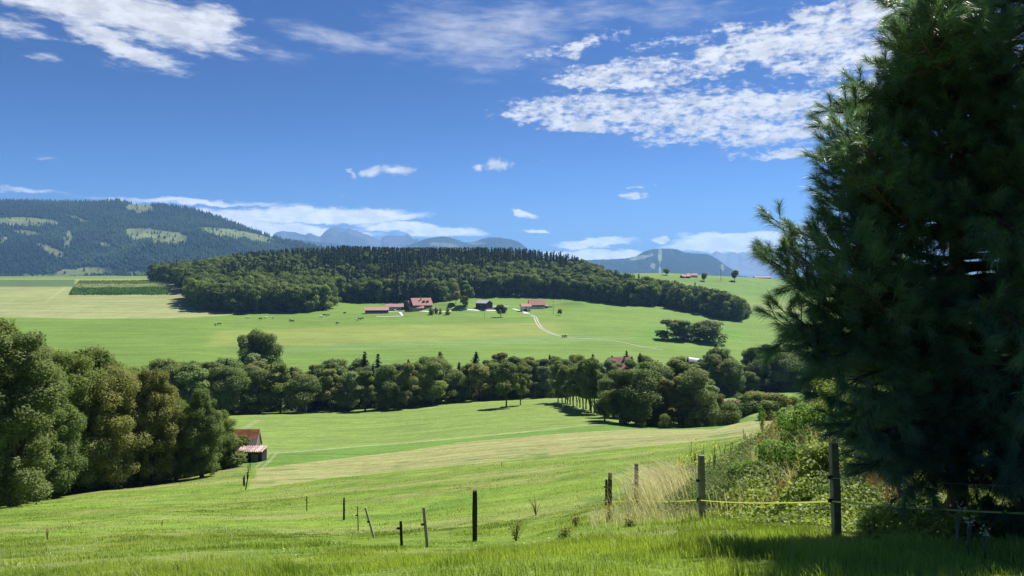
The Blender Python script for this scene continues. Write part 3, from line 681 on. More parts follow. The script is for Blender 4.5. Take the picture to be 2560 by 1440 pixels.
def proto(kind, mid=False):
    """a handful of individuals of each kind, unit about their true size; returns list of (crown, trunk, height)"""
    if kind in PROTO: return PROTO[kind]
    out = []
    if kind == 'near_broad':
        for i, (R, Ht, zb, sh) in enumerate([(5.6, 20, 1.2, 'round'), (4.8, 21, 1.0, 'egg'), (5.2, 18, 1.4, 'round'), (4.4, 19, .8, 'tall')]):
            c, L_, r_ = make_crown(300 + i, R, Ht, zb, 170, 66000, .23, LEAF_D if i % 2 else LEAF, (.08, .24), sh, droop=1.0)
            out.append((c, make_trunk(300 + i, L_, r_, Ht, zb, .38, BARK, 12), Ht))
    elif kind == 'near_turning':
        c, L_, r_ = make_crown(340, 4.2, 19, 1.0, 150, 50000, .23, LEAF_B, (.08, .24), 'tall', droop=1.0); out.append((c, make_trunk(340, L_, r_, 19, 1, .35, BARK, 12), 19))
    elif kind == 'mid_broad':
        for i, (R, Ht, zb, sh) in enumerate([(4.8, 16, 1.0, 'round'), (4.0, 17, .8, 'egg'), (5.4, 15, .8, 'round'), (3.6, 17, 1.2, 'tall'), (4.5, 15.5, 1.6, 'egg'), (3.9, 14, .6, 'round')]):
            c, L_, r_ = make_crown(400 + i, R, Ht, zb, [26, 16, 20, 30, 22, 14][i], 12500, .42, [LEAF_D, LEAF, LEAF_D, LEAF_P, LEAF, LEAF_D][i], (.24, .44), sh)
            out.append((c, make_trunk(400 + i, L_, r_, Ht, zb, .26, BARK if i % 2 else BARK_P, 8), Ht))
    elif kind == 'mid_tall':        # clean stems below a high crown
        for i, (R, Ht, zb, sh) in enumerate([(4.2, 17, 5.0, 'egg'), (3.8, 16, 4.6, 'round'), (4.6, 17, 5.4, 'round')]):
            c, L_, r_ = make_crown(450 + i, R, Ht, zb, 24, 7500, .52, LEAF, (.24, .38), sh)
            out.append((c, make_trunk(450 + i, L_, r_, Ht, zb, .30, BARK, 9), Ht))
    elif kind == 'mid_spruce':
        for i, (R, Ht) in enumerate([(3.8, 19), (3.3, 18), (4.3, 20)]):
            out.append((make_spruce(500 + i, R, Ht, 1.2, 46, 20, SPRUCE, .8), spruce_trunk(Ht, .24, BARK), Ht))
    elif kind == 'far_broad':
        for i, (R, Ht, sh) in enumerate([(5.0, 20, 'round'), (4.4, 21, 'egg'), (5.6, 19, 'round'), (4.0, 21, 'tall'), (4.8, 18, 'egg')]):
            c, L_, r_ = make_crown(600 + i, R, Ht, 1.6, 11, 2000, 1.0, LEAF if i % 2 else LEAF_D, (.38, .6), sh)
            out.append((joined('tree', c, make_trunk(600 + i, L_, r_, Ht, 3, .32, BARK_P, 3)), None, Ht))
    elif kind == 'far_spruce':
        for i, (R, Ht) in enumerate([(4.4, 25), (3.8, 24), (4.8, 26), (4.0, 22)]):
            out.append((joined('spruce', make_spruce(700 + i, R, Ht, 1.5, 26, 12, SPRUCE, 1.5), spruce_trunk(Ht, .28, BARK)), None, Ht))
    elif kind == 'bush':
        for i, (R, Ht) in enumerate([(2.6, 4.6), (2.2, 3.8), (3.0, 5.2)]):
            c, L_, r_ = make_crown(800 + i, R, Ht, .1, 18, 4200, .3, LEAF if i else LEAF_D, (.3, .45), 'round')
            out.append((c, make_trunk(800 + i, L_, r_, Ht, .1, .12, BARK, 6), Ht))
    elif kind == 'orchard':
        for i, (R, Ht) in enumerate([(2.7, 5.0), (3.2, 5.8), (2.2, 4.6)]):
            c, L_, r_ = make_crown(830 + i, R, Ht, 1.5, 14, 2600, .42, LEAF, (.26, .42), 'round')
            out.append((c, make_trunk(830 + i, L_, r_, Ht, 1.3, .16, BARK, 8), Ht))
    PROTO[kind] = out; return out
TREES = []       # dict(kind, x,y,z,h,w, zone, ...) resolved to objects at the end so labels can count
def tree(kind, u, d, h, zone, wide=1.0, which=None, label=None, lean=0.0):
    x, y, z = P(u, d); TREES.append(dict(kind=kind, u=u, x=x, y=y, z=z - .1, h=h, wide=wide, zone=zone, which=which, label=label, lean=lean))
trng = random.Random(77)
def tree_top(kind, u, d, vtop, zone, **k):
    x, y, z = P(u, d); tree(kind, u, d, max(2.0, -(vtop - HV) / FOC * d - z), zone, **k)

# --- wood beside the meadow at left
for (u, d, vt, kd, lab) in [
    (-60, 74, 800, 'near_broad', None), (30, 70, 824, 'near_broad', 'tall olive hornbeam at the left edge of the picture, front of its wood'),
    (-120, 92, 760, 'near_broad', None), (60, 90, 830, 'near_broad', None), (-20, 96, 790, 'near_broad', None), (112, 84, 905, 'near_broad', None), (165, 90, 872, 'near_broad', None), (225, 96, 868, 'near_broad', None),
    (275, 93, 915, 'near_broad', None), (330, 99, 925, 'near_broad', None), (382, 97, 915, 'near_turning', 'rusty brown leaved tree between green ones near the right end of the left wood'),
    (505, 101, 968, 'near_broad', 'rounded green tree standing at the right end of the left wood, beside the barn'), (440, 103, 1000, 'near_broad', None),
    (100, 104, 868, 'near_broad', None), (200, 110, 880, 'near_broad', None), (300, 112, 912, 'near_broad', None), (355, 116, 930, 'near_broad', None), (420, 118, 960, 'near_turning', None),
    (20, 112, 850, 'near_broad', None), (548, 111, 1025, 'near_broad', None)]:
    tree_top(kd, u, d, vt, 'left_wood', label=lab, wide=(1.22 if kd == 'near_broad' else 1.05))
for (u, d, h_) in [(20, 78, 4), (90, 86, 5), (150, 92, 4.5), (215, 97, 5), (280, 98, 4.4), (345, 100, 4.6), (400, 104, 4), (470, 108, 3.6), (540, 112, 4.2), (580, 113, 4.5), (120, 96, 5), (250, 104, 5)]: tree('bush', u, d, h_, 'wood_foot', wide=1.3)
tree_top('mid_spruce', 286, 125, 900, 'left_wood', label='dark spruce top showing above the broadleaf trees of the left wood')

# --- belt of trees across the valley
sky_u = [300, 380, 440, 500, 560, 610, 690, 760, 800, 870, 905, 950, 1000, 1060, 1100, 1135, 1190, 1250, 1320, 1375, 1440, 1500, 1600, 1650, 1700, 1750, 1790, 1835, 1870, 1905, 1950, 2005, 2050, 2200, 2400, 2700]
sky_v = [905, 898, 893, 902, 888, 900, 898, 904, 895, 902, 898, 900, 889, 889, 884, 903, 886, 884, 884, 892, 888, 884, 886, 893, 886, 885, 862, 893, 908, 866, 858, 868, 880, 880, 870, 860]
fr_u = [250, 420, 600, 900, 1050, 1230, 1400, 1520, 1700, 1850, 2000, 2700]; fr_d = [225, 232, 238, 250, 256, 266, 276, 292, 300, 292, 300, 300]
for row, (off, drop, step) in enumerate([(0, 14, 7.0), (10, 7, 7.4), (22, 2, 7.6), (34, 0, 8.0)]):
    u = 330 + row * 9
    while u < 2620:
        d = float(np.interp(u, fr_u, fr_d)) + off + trng.uniform(-3, 3)
        skip = row < 2 and 1470 < u < 1640
        vt = float(np.interp(u, sky_u, sky_v)) + drop + trng.uniform(-2, 16) + (trng.random() < .2) * 8
        kd = 'mid_broad'
        if trng.random() < (.05 if row == 0 else .16): kd = 'mid_spruce'
        if row == 0 and 700 < u < 1240 and trng.random() < .6: kd = 'mid_tall'
        if not skip and not (1120 < u < 1146 and row > 1) and not (1838 < u < 1852):
            if row in (0, 1, 2) and trng.random() < .8: tree('bush', u + trng.uniform(-9, 9), d + 4.5, trng.uniform(3.6, 6.0), 'under', wide=1.25)
            tree_top(kd, u, d, vt, 'belt%d' % row, wide=trng.uniform(1.15, 1.5) if kd != 'mid_spruce' else 1.1)
        u += step * FOC / d * trng.uniform(.8, 1.2)
for (u, vt) in [(912, 878), (945, 884), (1100, 879), (1190, 879), (1148, 905), (1283, 889), (1374, 886), (1530, 888), (1566, 876), (1600, 882), (1580, 890), (1737, 905), (1645, 900), (1482, 884)]:
    tree_top('mid_spruce', u, float(np.interp(u, fr_u, fr_d)) + 30, vt, 'belt_spruce', wide=1.35 if u not in (1100, 1190) else 1.7)
for u, vt in [(1790, 858), (1768, 880)]: tree_top('mid_spruce', u, 326, vt, 'belt_spruce', wide=1.6)
for (u, d, vt) in [(616, 318, 838), (640.5, 322, 826), (662, 316, 834), (640, 300, 868)]:
    tree_top('mid_broad', u, d, vt, 'lone', label={616: 'left half of the tall twin tree that rises above the valley belt at left', 640.5: 'highest crown of the tall tree clump rising above the valley belt at left', 662: 'right shoulder crown of the tall clump rising above the valley belt at left', 640: 'broad crown right below the tall clump above the valley belt at left'}[u], wide=.98)
# --- pair standing in the valley field, avenue, grove
tree_top('mid_tall', 1266, 228, 906, 'lone', which=2, label='round crowned tree standing alone in the light green valley field', wide=1.15)
tree_top('mid_tall', 1301, 236, 912, 'lone', which=0, label='slim tree just right of the lone round crowned tree in the valley field', wide=.8)
for i in range(13):
    s = i / 12; tree_top('mid_tall', 1398 + 90 * s + trng.uniform(-3, 3), 244 - 42 * s + trng.uniform(-3, 3), 906 + 12 * math.sin(s * 5) + trng.uniform(-4, 12), 'avenue', wide=trng.uniform(.75, 1.05))
for (u, d, vt, w_) in [(1512, 178, 932, 1.0), (1550, 172, 925, 1.1), (1590, 170, 922, 1.15), (1632, 176, 926, 1.1), (1668, 172, 948, 1.05), (1706, 170, 942, 1.1), (1742, 168, 926, 1.1), (1778, 172, 950, 1.0),
                       (1800, 178, 985, .8), (1535, 192, 935, 1.1), (1575, 196, 925, 1.1), (1620, 196, 905, 1.1), (1655, 192, 918, 1.1), (1700, 194, 900, 1.2), (1745, 190, 920, 1.1), (1722, 182, 935, 1.1), (1640, 205, 905, 1.1), (1765, 186, 938, 1.0)]:
    tree_top('mid_broad', u, d, vt, 'grove', wide=w_ * 1.12)
for (u, d, vt, w_) in [(1822, 165, 1010, 1.0), (1600, 164, 1040, .9), (1735, 163, 1030, .9), (1665, 163, 1035, .9), (1560, 165, 1040, .8)]:
    tree_top('bush', u, d, vt, 'grove_bush', wide=w_)
# --- bushes, orchard and oak at the right of the grove
for (u, d, vt, kd, lab) in [(1858, 200, 985, 'bush', 'dark rounded bush right of the grove, left of its group'), (1885, 204, 980, 'bush', 'upright dark bush in the middle of the group right of the grove'), (1905, 200, 983, 'bush', 'small dark bush at the right of the three beside the grove'),
                             (1938, 150, 985, 'bush', 'large pale green bush standing before the bramble bank'), (1922, 146, 1003, 'bush', 'low dark bush leaning on the large pale green bush'), (1984, 190, 993, 'orchard', 'small round orchard tree on the grass behind the bramble bank'),
                             (2022, 188, 990, 'orchard', 'low wide orchard tree right of the small round one'), (2062, 184, 985, 'orchard', 'orchard tree half hidden by the pine at right'),
                             (2050, 165, 885, 'mid_broad', 'large yellow green oak rising behind the bramble bank beside the pine'), (2090, 172, 900, 'mid_broad', 'broad tree behind the pine branches right of the oak'), (2130, 160, 910, 'mid_broad', 'dark tree deep behind the pine branches')]:
    tree_top(kd, u, d, vt, 'lone', label=lab, wide=1.2)
for (u, d, vt) in [(1884, 318, 868), (1912, 322, 860), (1940, 326, 856), (1966, 322, 858), (1992, 318, 866), (1900, 300, 895), (1950, 300, 900), (1985, 305, 893)]:
    tree_top('mid_broad', u, d, vt, 'right_clump', wide=1.25)
# --- clump on the far meadow
for i, (u, d, vt) in enumerate([(1668, 520, 800), (1690, 524, 798), (1708, 518, 802), (1728, 522, 809), (1750, 520, 806), (1764, 524, 800), (1782, 516, 803), (1700, 528, 800), (1775, 528, 802)]):
    tree_top('far_broad', u, d, vt, 'clump', wide=1.95)
# --- single trees among the farms and on the horizon
for (u, d, vt, kd, lab, w_) in [
    (1168, 668, 712, 'far_broad', 'tall pale green tree beside the grassy bank behind the farms', 1.1), (1140, 672, 730, 'orchard', 'thin small tree on the grassy bank left of the tall pale tree', 1.0),
    (1400, 634, 773, 'orchard', 'tiny dark tree alone on the meadow right of the red roofed house', .8), (1252, 622, 762, 'orchard', 'small tree in front of the low grey shed', .9),
    (1665, 1020, 671, 'orchard', 'small round tree on the skyline beside the left pole', 1.0), (1761, 985, 682, 'orchard', 'small bush like tree right of the skyline farmhouse', .7),
    (1837, 1010, 676, 'orchard', 'windswept tree on the skyline right of the tall pole', .9), (1078, 632, 769, 'bush', 'dark garden bush at the right of the dormered farmhouse', .7),
    (1120, 632, 770, 'bush', 'round garden bush inside the loop of the farm drive', .7), (1101, 636, 771, 'bush', 'small bush between the garden hut and the farm drive', .5),
    (538, 560, 825, 'bush', 'tiny bush on the bare meadow left of the cattle', .45), (1090, 640, 768, 'bush', 'dark bush behind the garden hut', .6),
    (2035, 1000, 690, 'far_broad', 'dark tree on the skyline glimpsed through the pine', .8), (2075, 990, 695, 'far_broad', 'second dark tree on the skyline glimpsed through the pine', .8), (2000, 830, 745, 'far_broad', 'tree on the right slope behind the outer pine branches', .9)]:
    tree_top(kd, u, d, vt, 'lone', label=lab, wide=w_)

# --- wood on the hill
ff_u = [378, 400, 430, 462, 478, 520, 600, 700, 790, 826, 832, 900, 1000, 1110, 1150, 1300, 1420, 1480, 1530, 1600, 1660, 1700, 1760, 1800, 1850, 1872]
ff_d = [1010, 985, 930, 800, 668, 650, 642, 642, 650, 668, 745, 752, 752, 748, 790, 795, 790, 770, 740, 745, 760, 725, 690, 668, 664, 690]
fb_u = [378, 440, 520, 900, 1300, 1450, 1520, 1600, 1700, 1800, 1872]; fb_d = [1040, 1060, 1080, 1130, 1130, 1060, 900, 840, 790, 745, 720]
top_u = [376, 420, 470, 540, 600, 640, 700, 800, 850, 1000, 1300, 1370, 1420, 1450, 1490, 1560, 1640, 1720, 1790, 1840, 1872]
top_v = [660, 650, 652, 641, 632, 628, 622, 617, 614, 620, 618, 622, 632, 645, 660, 682, 694, 702, 722, 738, 760]
hill = []
rr_ = np.random.default_rng(12)
dd = 636.0; row = 0
while dd < 1135:
    step = 6.2 if dd < 800 else 7.4
    xx0 = (376 - CX) / FOC * dd; xx1 = (1876 - CX) / FOC * dd; x = xx0 + rr_.uniform(0, step)
    while x < xx1:
        u = CX + FOC * x / dd; y = dd + rr_.uniform(-2.5, 2.5); xj = x + rr_.uniform(-2, 2)
        if np.interp(u, ff_u, ff_d) <= y <= np.interp(u, fb_u, fb_d): hill.append((xj, y))
        x += step * rr_.uniform(.85, 1.15)
    dd += step; row += 1
hill = np.array(hill); hz_ = H(hill[:, 0], hill[:, 1]); hu = CX + FOC * hill[:, 0] / hill[:, 1]
edge = hill[:, 1] - np.interp(hu, ff_u, ff_d)
gapk = ~((hu > 455) & (hu < 830) & (hill[:, 1] > 752) & (hill[:, 1] < 790)); hill, hz_, hu, edge = hill[gapk], hz_[gapk], hu[gapk], edge[gapk]
sp_field = fbm(hill[:, 0] / 45, hill[:, 1] / 45, 3, 91)
front_lobe = (hu > 465) & (hu < 830) & (hill[:, 1] < 752)
p_sp = np.clip(.30 + 1.1 * sp_field + .38 * sm(900, 1050, hill[:, 1]) - .5 * (hu > 1480) - .45 * (hu < 560) + .25 * ((hu > 780) & (hu < 1450)), 0, .97)
p_sp = np.where(front_lobe, .04, p_sp); p_sp = np.where((edge < 16), p_sp * .3, p_sp); p_sp = np.where((hill[:, 1] > 1040) & (hu > 620) & (hu < 1480), np.maximum(p_sp, .82), p_sp)
is_sp = rr_.random(len(hill)) < p_sp
hh = np.where(is_sp, rr_.uniform(21, 31, len(hill)), rr_.uniform(16, 25, len(hill)))
hh = np.where(front_lobe, rr_.uniform(20, 26, len(hill)), hh)
lim = -(np.interp(hu, top_u, top_v) - HV) / FOC * hill[:, 1] - hz_ + np.where(is_sp, 1.5, -.5) * rr_.random(len(hill)) * 1.5
hh = np.where(hill[:, 1] > 0, np.minimum(hh, np.maximum(lim, 7)), hh)
order = np.argsort(hill[:, 1]); topl = np.full(2700, 2000.0); vis = np.zeros(len(hill))
for k in order:
    w_ = (3.0 if is_sp[k] else 4.4) / hill[k, 1] * FOC; vt = HV - (hz_[k] + hh[k]) / hill[k, 1] * FOC; vb = HV - hz_[k] / hill[k, 1] * FOC
    a_, b_ = int(hu[k] - w_ * .7), int(hu[k] + w_ * .7) + 1; seg = topl[a_:b_]
    vis[k] = np.clip(np.minimum(seg, vb) - vt, 0, None).sum(); topl[a_:b_] = np.minimum(seg, vt + (vb - vt) * .12)
seen = vis > 12
# the ones that show largest stand as individuals, the others as one mass
def best(mask, n):
    ids = np.where(mask & seen)[0]; return ids[np.argsort(-vis[ids])][:n]
ind_b = best(~is_sp, 92); ind_s = best(is_sp, 215)
indiv = np.zeros(len(hill), bool); indiv[ind_b] = True; indiv[ind_s] = True
for k in np.where(indiv)[0]:
    TREES.append(dict(kind='far_spruce' if is_sp[k] else 'far_broad', u=hu[k], x=hill[k, 0], y=hill[k, 1], z=hz_[k] - .3, h=hh[k], wide=trng.uniform(1.0, 1.3), zone='hill_spruce' if is_sp[k] else 'hill_broad', which=None, label=None, lean=0))
def mass(ids, name, label):
    """the rest of the wood as one mesh made of the same tree shapes"""
    V_, F_, T_, M_ = [], [], [], []; off = 0; cache = {}; mats = [LEAF, LEAF_D, SPRUCE, BARK, BARK_P]
    for k in ids:
        pk = proto('far_spruce' if is_sp[k] else 'far_broad'); me, _, h0 = pk[rr_.integers(len(pk))]
        if me.name not in cache:
            v = np.zeros(len(me.vertices) * 3, np.float32); me.vertices.foreach_get('co', v); f_ = np.zeros(len(me.loops), np.int32); me.loops.foreach_get('vertex_index', f_)
            t_ = np.zeros(len(me.vertices), np.float32); me.attributes['tint'].data.foreach_get('value', t_); mi = np.zeros(len(me.polygons), np.int32); me.polygons.foreach_get('material_index', mi)
            mi = np.array([mats.index(me.materials[0]), mats.index(me.materials[1])])[mi]
            f_ = f_.reshape(-1, 4); keep = np.arange(len(f_))
            cache[me.name] = (v.reshape(-1, 3), f_, t_, mi)
        v, f_, t_, mi = cache[me.name]; s_ = hh[k] / h0 * rr_.uniform(.95, 1.2); a_ = rr_.uniform(0, 6.28); c_, n_ = math.cos(a_), math.sin(a_)
        V_.append(np.stack([(v[:, 0] * c_ - v[:, 1] * n_) * s_ + hill[k, 0], (v[:, 0] * n_ + v[:, 1] * c_) * s_ + hill[k, 1], v[:, 2] * hh[k] / h0 + hz_[k] - .3], -1))
        F_.append(f_ + off); off += len(v); T_.append(np.clip(t_ + rr_.normal() * .2 + .5 * stand[k], 0, 1)); M_.append(mi)
    o = link(name, mesh_np(name, np.concatenate(V_), np.concatenate(F_), mats, {'tint': np.concatenate(T_)}, matidx=np.concatenate(M_)))
    tag(o, label, 'forest', None, 'stuff')
stand = fbm(hill[:, 0] / 38, hill[:, 1] / 38, 3, 97); rest = np.where(~indiv & ((vis > 1.5) | (edge < 20)))[0]
mass(rest, 'forest', 'mass of further crowns filling the wood on the hill')

# --- make the objects, then label by what sets each apart
NAMES = {'near_broad': 'broadleaf_tree', 'near_turning': 'broadleaf_tree', 'mid_broad': 'broadleaf_tree', 'mid_tall': 'broadleaf_tree', 'far_broad': 'broadleaf_tree',
         'mid_spruce': 'spruce_tree', 'far_spruce': 'spruce_tree', 'bush': 'bush', 'orchard': 'orchard_tree'}
CATS = {'broadleaf_tree': 'tree', 'spruce_tree': 'spruce', 'bush': 'bush', 'orchard_tree': 'fruit tree'}
ZONES = {
 'left_wood': ('trees of the wood beside the meadow at left', 'tree from the left in the wood beside the near meadow'),
 'belt0': ('front row of the tree belt across the valley', 'tree from the left along the front edge of the valley belt'),
 'belt1': ('second row of the tree belt across the valley', 'tree from the left in the second rank of the valley belt'),
 'belt2': ('third row of the tree belt across the valley', 'tree from the left in the third rank of the valley belt'),
 'belt3': ('back row of the tree belt across the valley', 'tree from the left along the rear skyline of the valley belt'),
 'belt_spruce': ('pointed spruces of the valley belt', 'pointed dark spruce from the left poking out of the valley belt'),
 'avenue': ('row of bare stemmed trees in the valley field', 'tree from the far end of the bare stemmed row beside the grove'),
 'grove': ('trees of the dense round grove', 'crown from the left in the dense grove behind the mown strip'),
 'grove_bush': ('bushes along the foot of the grove', 'bush from the left at the shaded foot of the grove'),
 'right_clump': ('dark clump behind the bushes at right', 'crown from the left in the dark clump left of the pine'),
 'clump': ('isolated clump on the far green slope', 'tree from the left in the isolated clump on the far green slope'),
 'hill_broad': ('broadleaf trees of the hill wood', 'broadleaf tree from the left among the round crowns of the hill wood'),
 'hill_spruce': ('spruces of the hill wood', 'dark spruce from the left among the pointed tops of the hill wood'),
 'under': ('undergrowth among the stems of the valley belt', 'shaded bush from the left among the stems of the valley belt'),
 'wood_foot': ('undergrowth at the foot of the left wood', 'shaded bush from the left at the foot of the left wood'),
 'lone': (None, None)}
byz = {}
for t_ in TREES: byz.setdefault(t_['zone'], []).append(t_)
for zone, lst in byz.items():
    lst.sort(key=lambda q: q['u'])
    for i, q in enumerate(lst):
        ps = proto(q['kind']); k = q['which'] if q['which'] is not None else trng.randrange(len(ps)); crown, trunk, h0 = ps[k]
        nm = NAMES[q['kind']]; s_ = q['h'] / h0; grp, ph = ZONES[zone]
        lab = q['label'] or '%s %s' % (nth(i + 1), ph)
        sc = (s_ * q['wide'], s_ * q['wide'], s_); rz = trng.uniform(0, 6.28)
        if q['kind'].startswith('far'):
            o = link(nm, crown, None, (q['x'], q['y'], q['z']), rz, sc); tag(o, lab, CATS[nm], grp)
        else:
            o = thing(nm, lab, CATS[nm], (q['x'], q['y'], q['z']), rz, grp, sc)
            link('trunk', trunk, o); link('crown', crown, o)
# ------------------------------------------------------------------ tracks and drives, laid on the slope
GRAVEL = mat('gravel', (.42, .40, .32), .95, .15, .5)
CONC = mat('concrete', (.62, .60, .56), .9, .12, .5)
def ribbon(name, label, pts, width, mat_, lo=345, off=0.12, shift=0.0, sub=14):
    P3 = [at_base(u, v, lo) for u, v in pts]; xy = np.array([(p_[0], p_[1]) for p_ in P3]); n = len(xy)
    t_ = np.arange(n); q = np.linspace(0, n - 1, (n - 1) * sub + 1); X = pchip(t_, xy, q) if n > 2 else np.stack([np.interp(q, t_, xy[:, 0]), np.interp(q, t_, xy[:, 1])], 1)
    T = np.gradient(X, axis=0); T /= np.linalg.norm(T, axis=1, keepdims=True); N = np.stack([-T[:, 1], T[:, 0]], 1)
    wv = width * (1 + .18 * np.sin(q * 5.1) * .5)
    A, B = X + N * (shift + wv / 2)[:, None], X + N * (shift - wv / 2)[:, None]
    m_ = X + N * shift
    V = np.concatenate([np.stack([c_[:, 0], c_[:, 1], H(c_[:, 0], c_[:, 1]) + off], 1) for c_ in (A, m_, B)]); k = len(X); i = np.arange(k - 1)
    F = np.concatenate([np.stack([i, i + 1, k + i + 1, k + i], 1), np.stack([k + i, k + i + 1, 2 * k + i + 1, 2 * k + i], 1)])
    o = link(name, mesh_np(name, V, F, [mat_])); tag(o, label, None, None, 'structure'); return o
trackp = [(1326, 787), (1338, 794), (1343, 806), (1352, 819), (1374, 832), (1402, 841), (1450, 847)]
ribbon('track', 'left wheel rut of the gravel track below the farmhouse', trackp, .95, GRAVEL, shift=1.0)
ribbon('track', 'right wheel rut of the gravel track below the farmhouse', trackp, .95, GRAVEL, shift=-1.0)
ribbon('track', 'narrow gravel track running on towards the valley', [(1448, 846.6), (1520, 851), (1560, 857), (1600, 866), (1635, 872), (1655, 876)], 1.0, GRAVEL)
ribbon('path', 'pale drive in front of the red roofed house', [(1282, 772), (1300, 777), (1322, 784.5)], 2.6, CONC)
ribbon('path', 'pale forecourt at the end of the house drive', [(1308, 783), (1322, 784)], 4.0, CONC, off=.2)
ribbon('path', 'pale road linking the dark barn and the bank', [(1150, 774), (1180, 775), (1215, 777), (1240, 776)], 3.2, CONC)
ribbon('path', 'curved farm drive in front of the farmstead', [(965, 780), (1000, 778), (1040, 777.5), (1090, 780), (1120, 779), (1132, 775)], 2.6, CONC)
ribbon('path', 'white edge of the manure yard below the long barn', [(940, 791.5), (970, 791.5), (1008, 790)], 2.0, CONC)
ribbon('path', 'slanting white ramp from the farm drive to the yard edge', [(999, 780), (1006, 789)], 1.8, CONC, off=.16)
ribbon('path', 'field road on the plateau left of the wood', [(385, 700), (412, 706), (445, 713), (470, 716)], 2.6, GRAVEL)

# ------------------------------------------------------------------ buildings
RED = mat('red_tiles', (.34, .16, .12), .85, .18, 1.0, .2, stripes=(2, .35, .2)); PINK = mat('faded_tiles', (.42, .24, .22), .85, .2, 1.0, .2, stripes=(2, .35, .2))
ORANGE = mat('orange_tiles', (.44, .235, .18), .85, .15, 1.0, .2, stripes=(2, .35, .2)); GREYR = mat('fibre_roof', (.36, .37, .40), .8, .12, 1.0)
OLDR = mat('old_tiles', (.40, .16, .08), .9, .45, .9, .1, stripes=(2, .3, .25)); OLDG = mat('weathered_tiles', (.25, .19, .17), .9, .25, 2.0, .1, stripes=(2, .3, .25))
BROWN = mat('brown_boards', (.085, .045, .038), .85, .2, 2.0, .2, stripes=(0, .3, .3)); MAROON = mat('maroon_boards', (.13, .05, .05), .85, .15, 2.0, .2, stripes=(0, .3, .25))
DARKB = mat('dark_boards', (.060, .042, .052), .8, .15, 2.0, .2, stripes=(0, .3, .25)); BEIGE = mat('beige_render', (.40, .34, .27), .9, .1, 1.0); WHITEW = mat('white_render', (.72, .71, .68), .9, .06, 1.0)
GREYW = mat('grey_wood', (.20, .18, .16), .9, .25, 2.0, .1, stripes=(0, .2, .35)); GLASS = mat('window_glass', (.03, .035, .04), .2, .05, 1.0, .6); FRAME = mat('white_frame', (.75, .75, .73), .6, .03, 1.0)
STEEL = mat('steel', (.45, .46, .47), .4, .08, 1.0, .6)
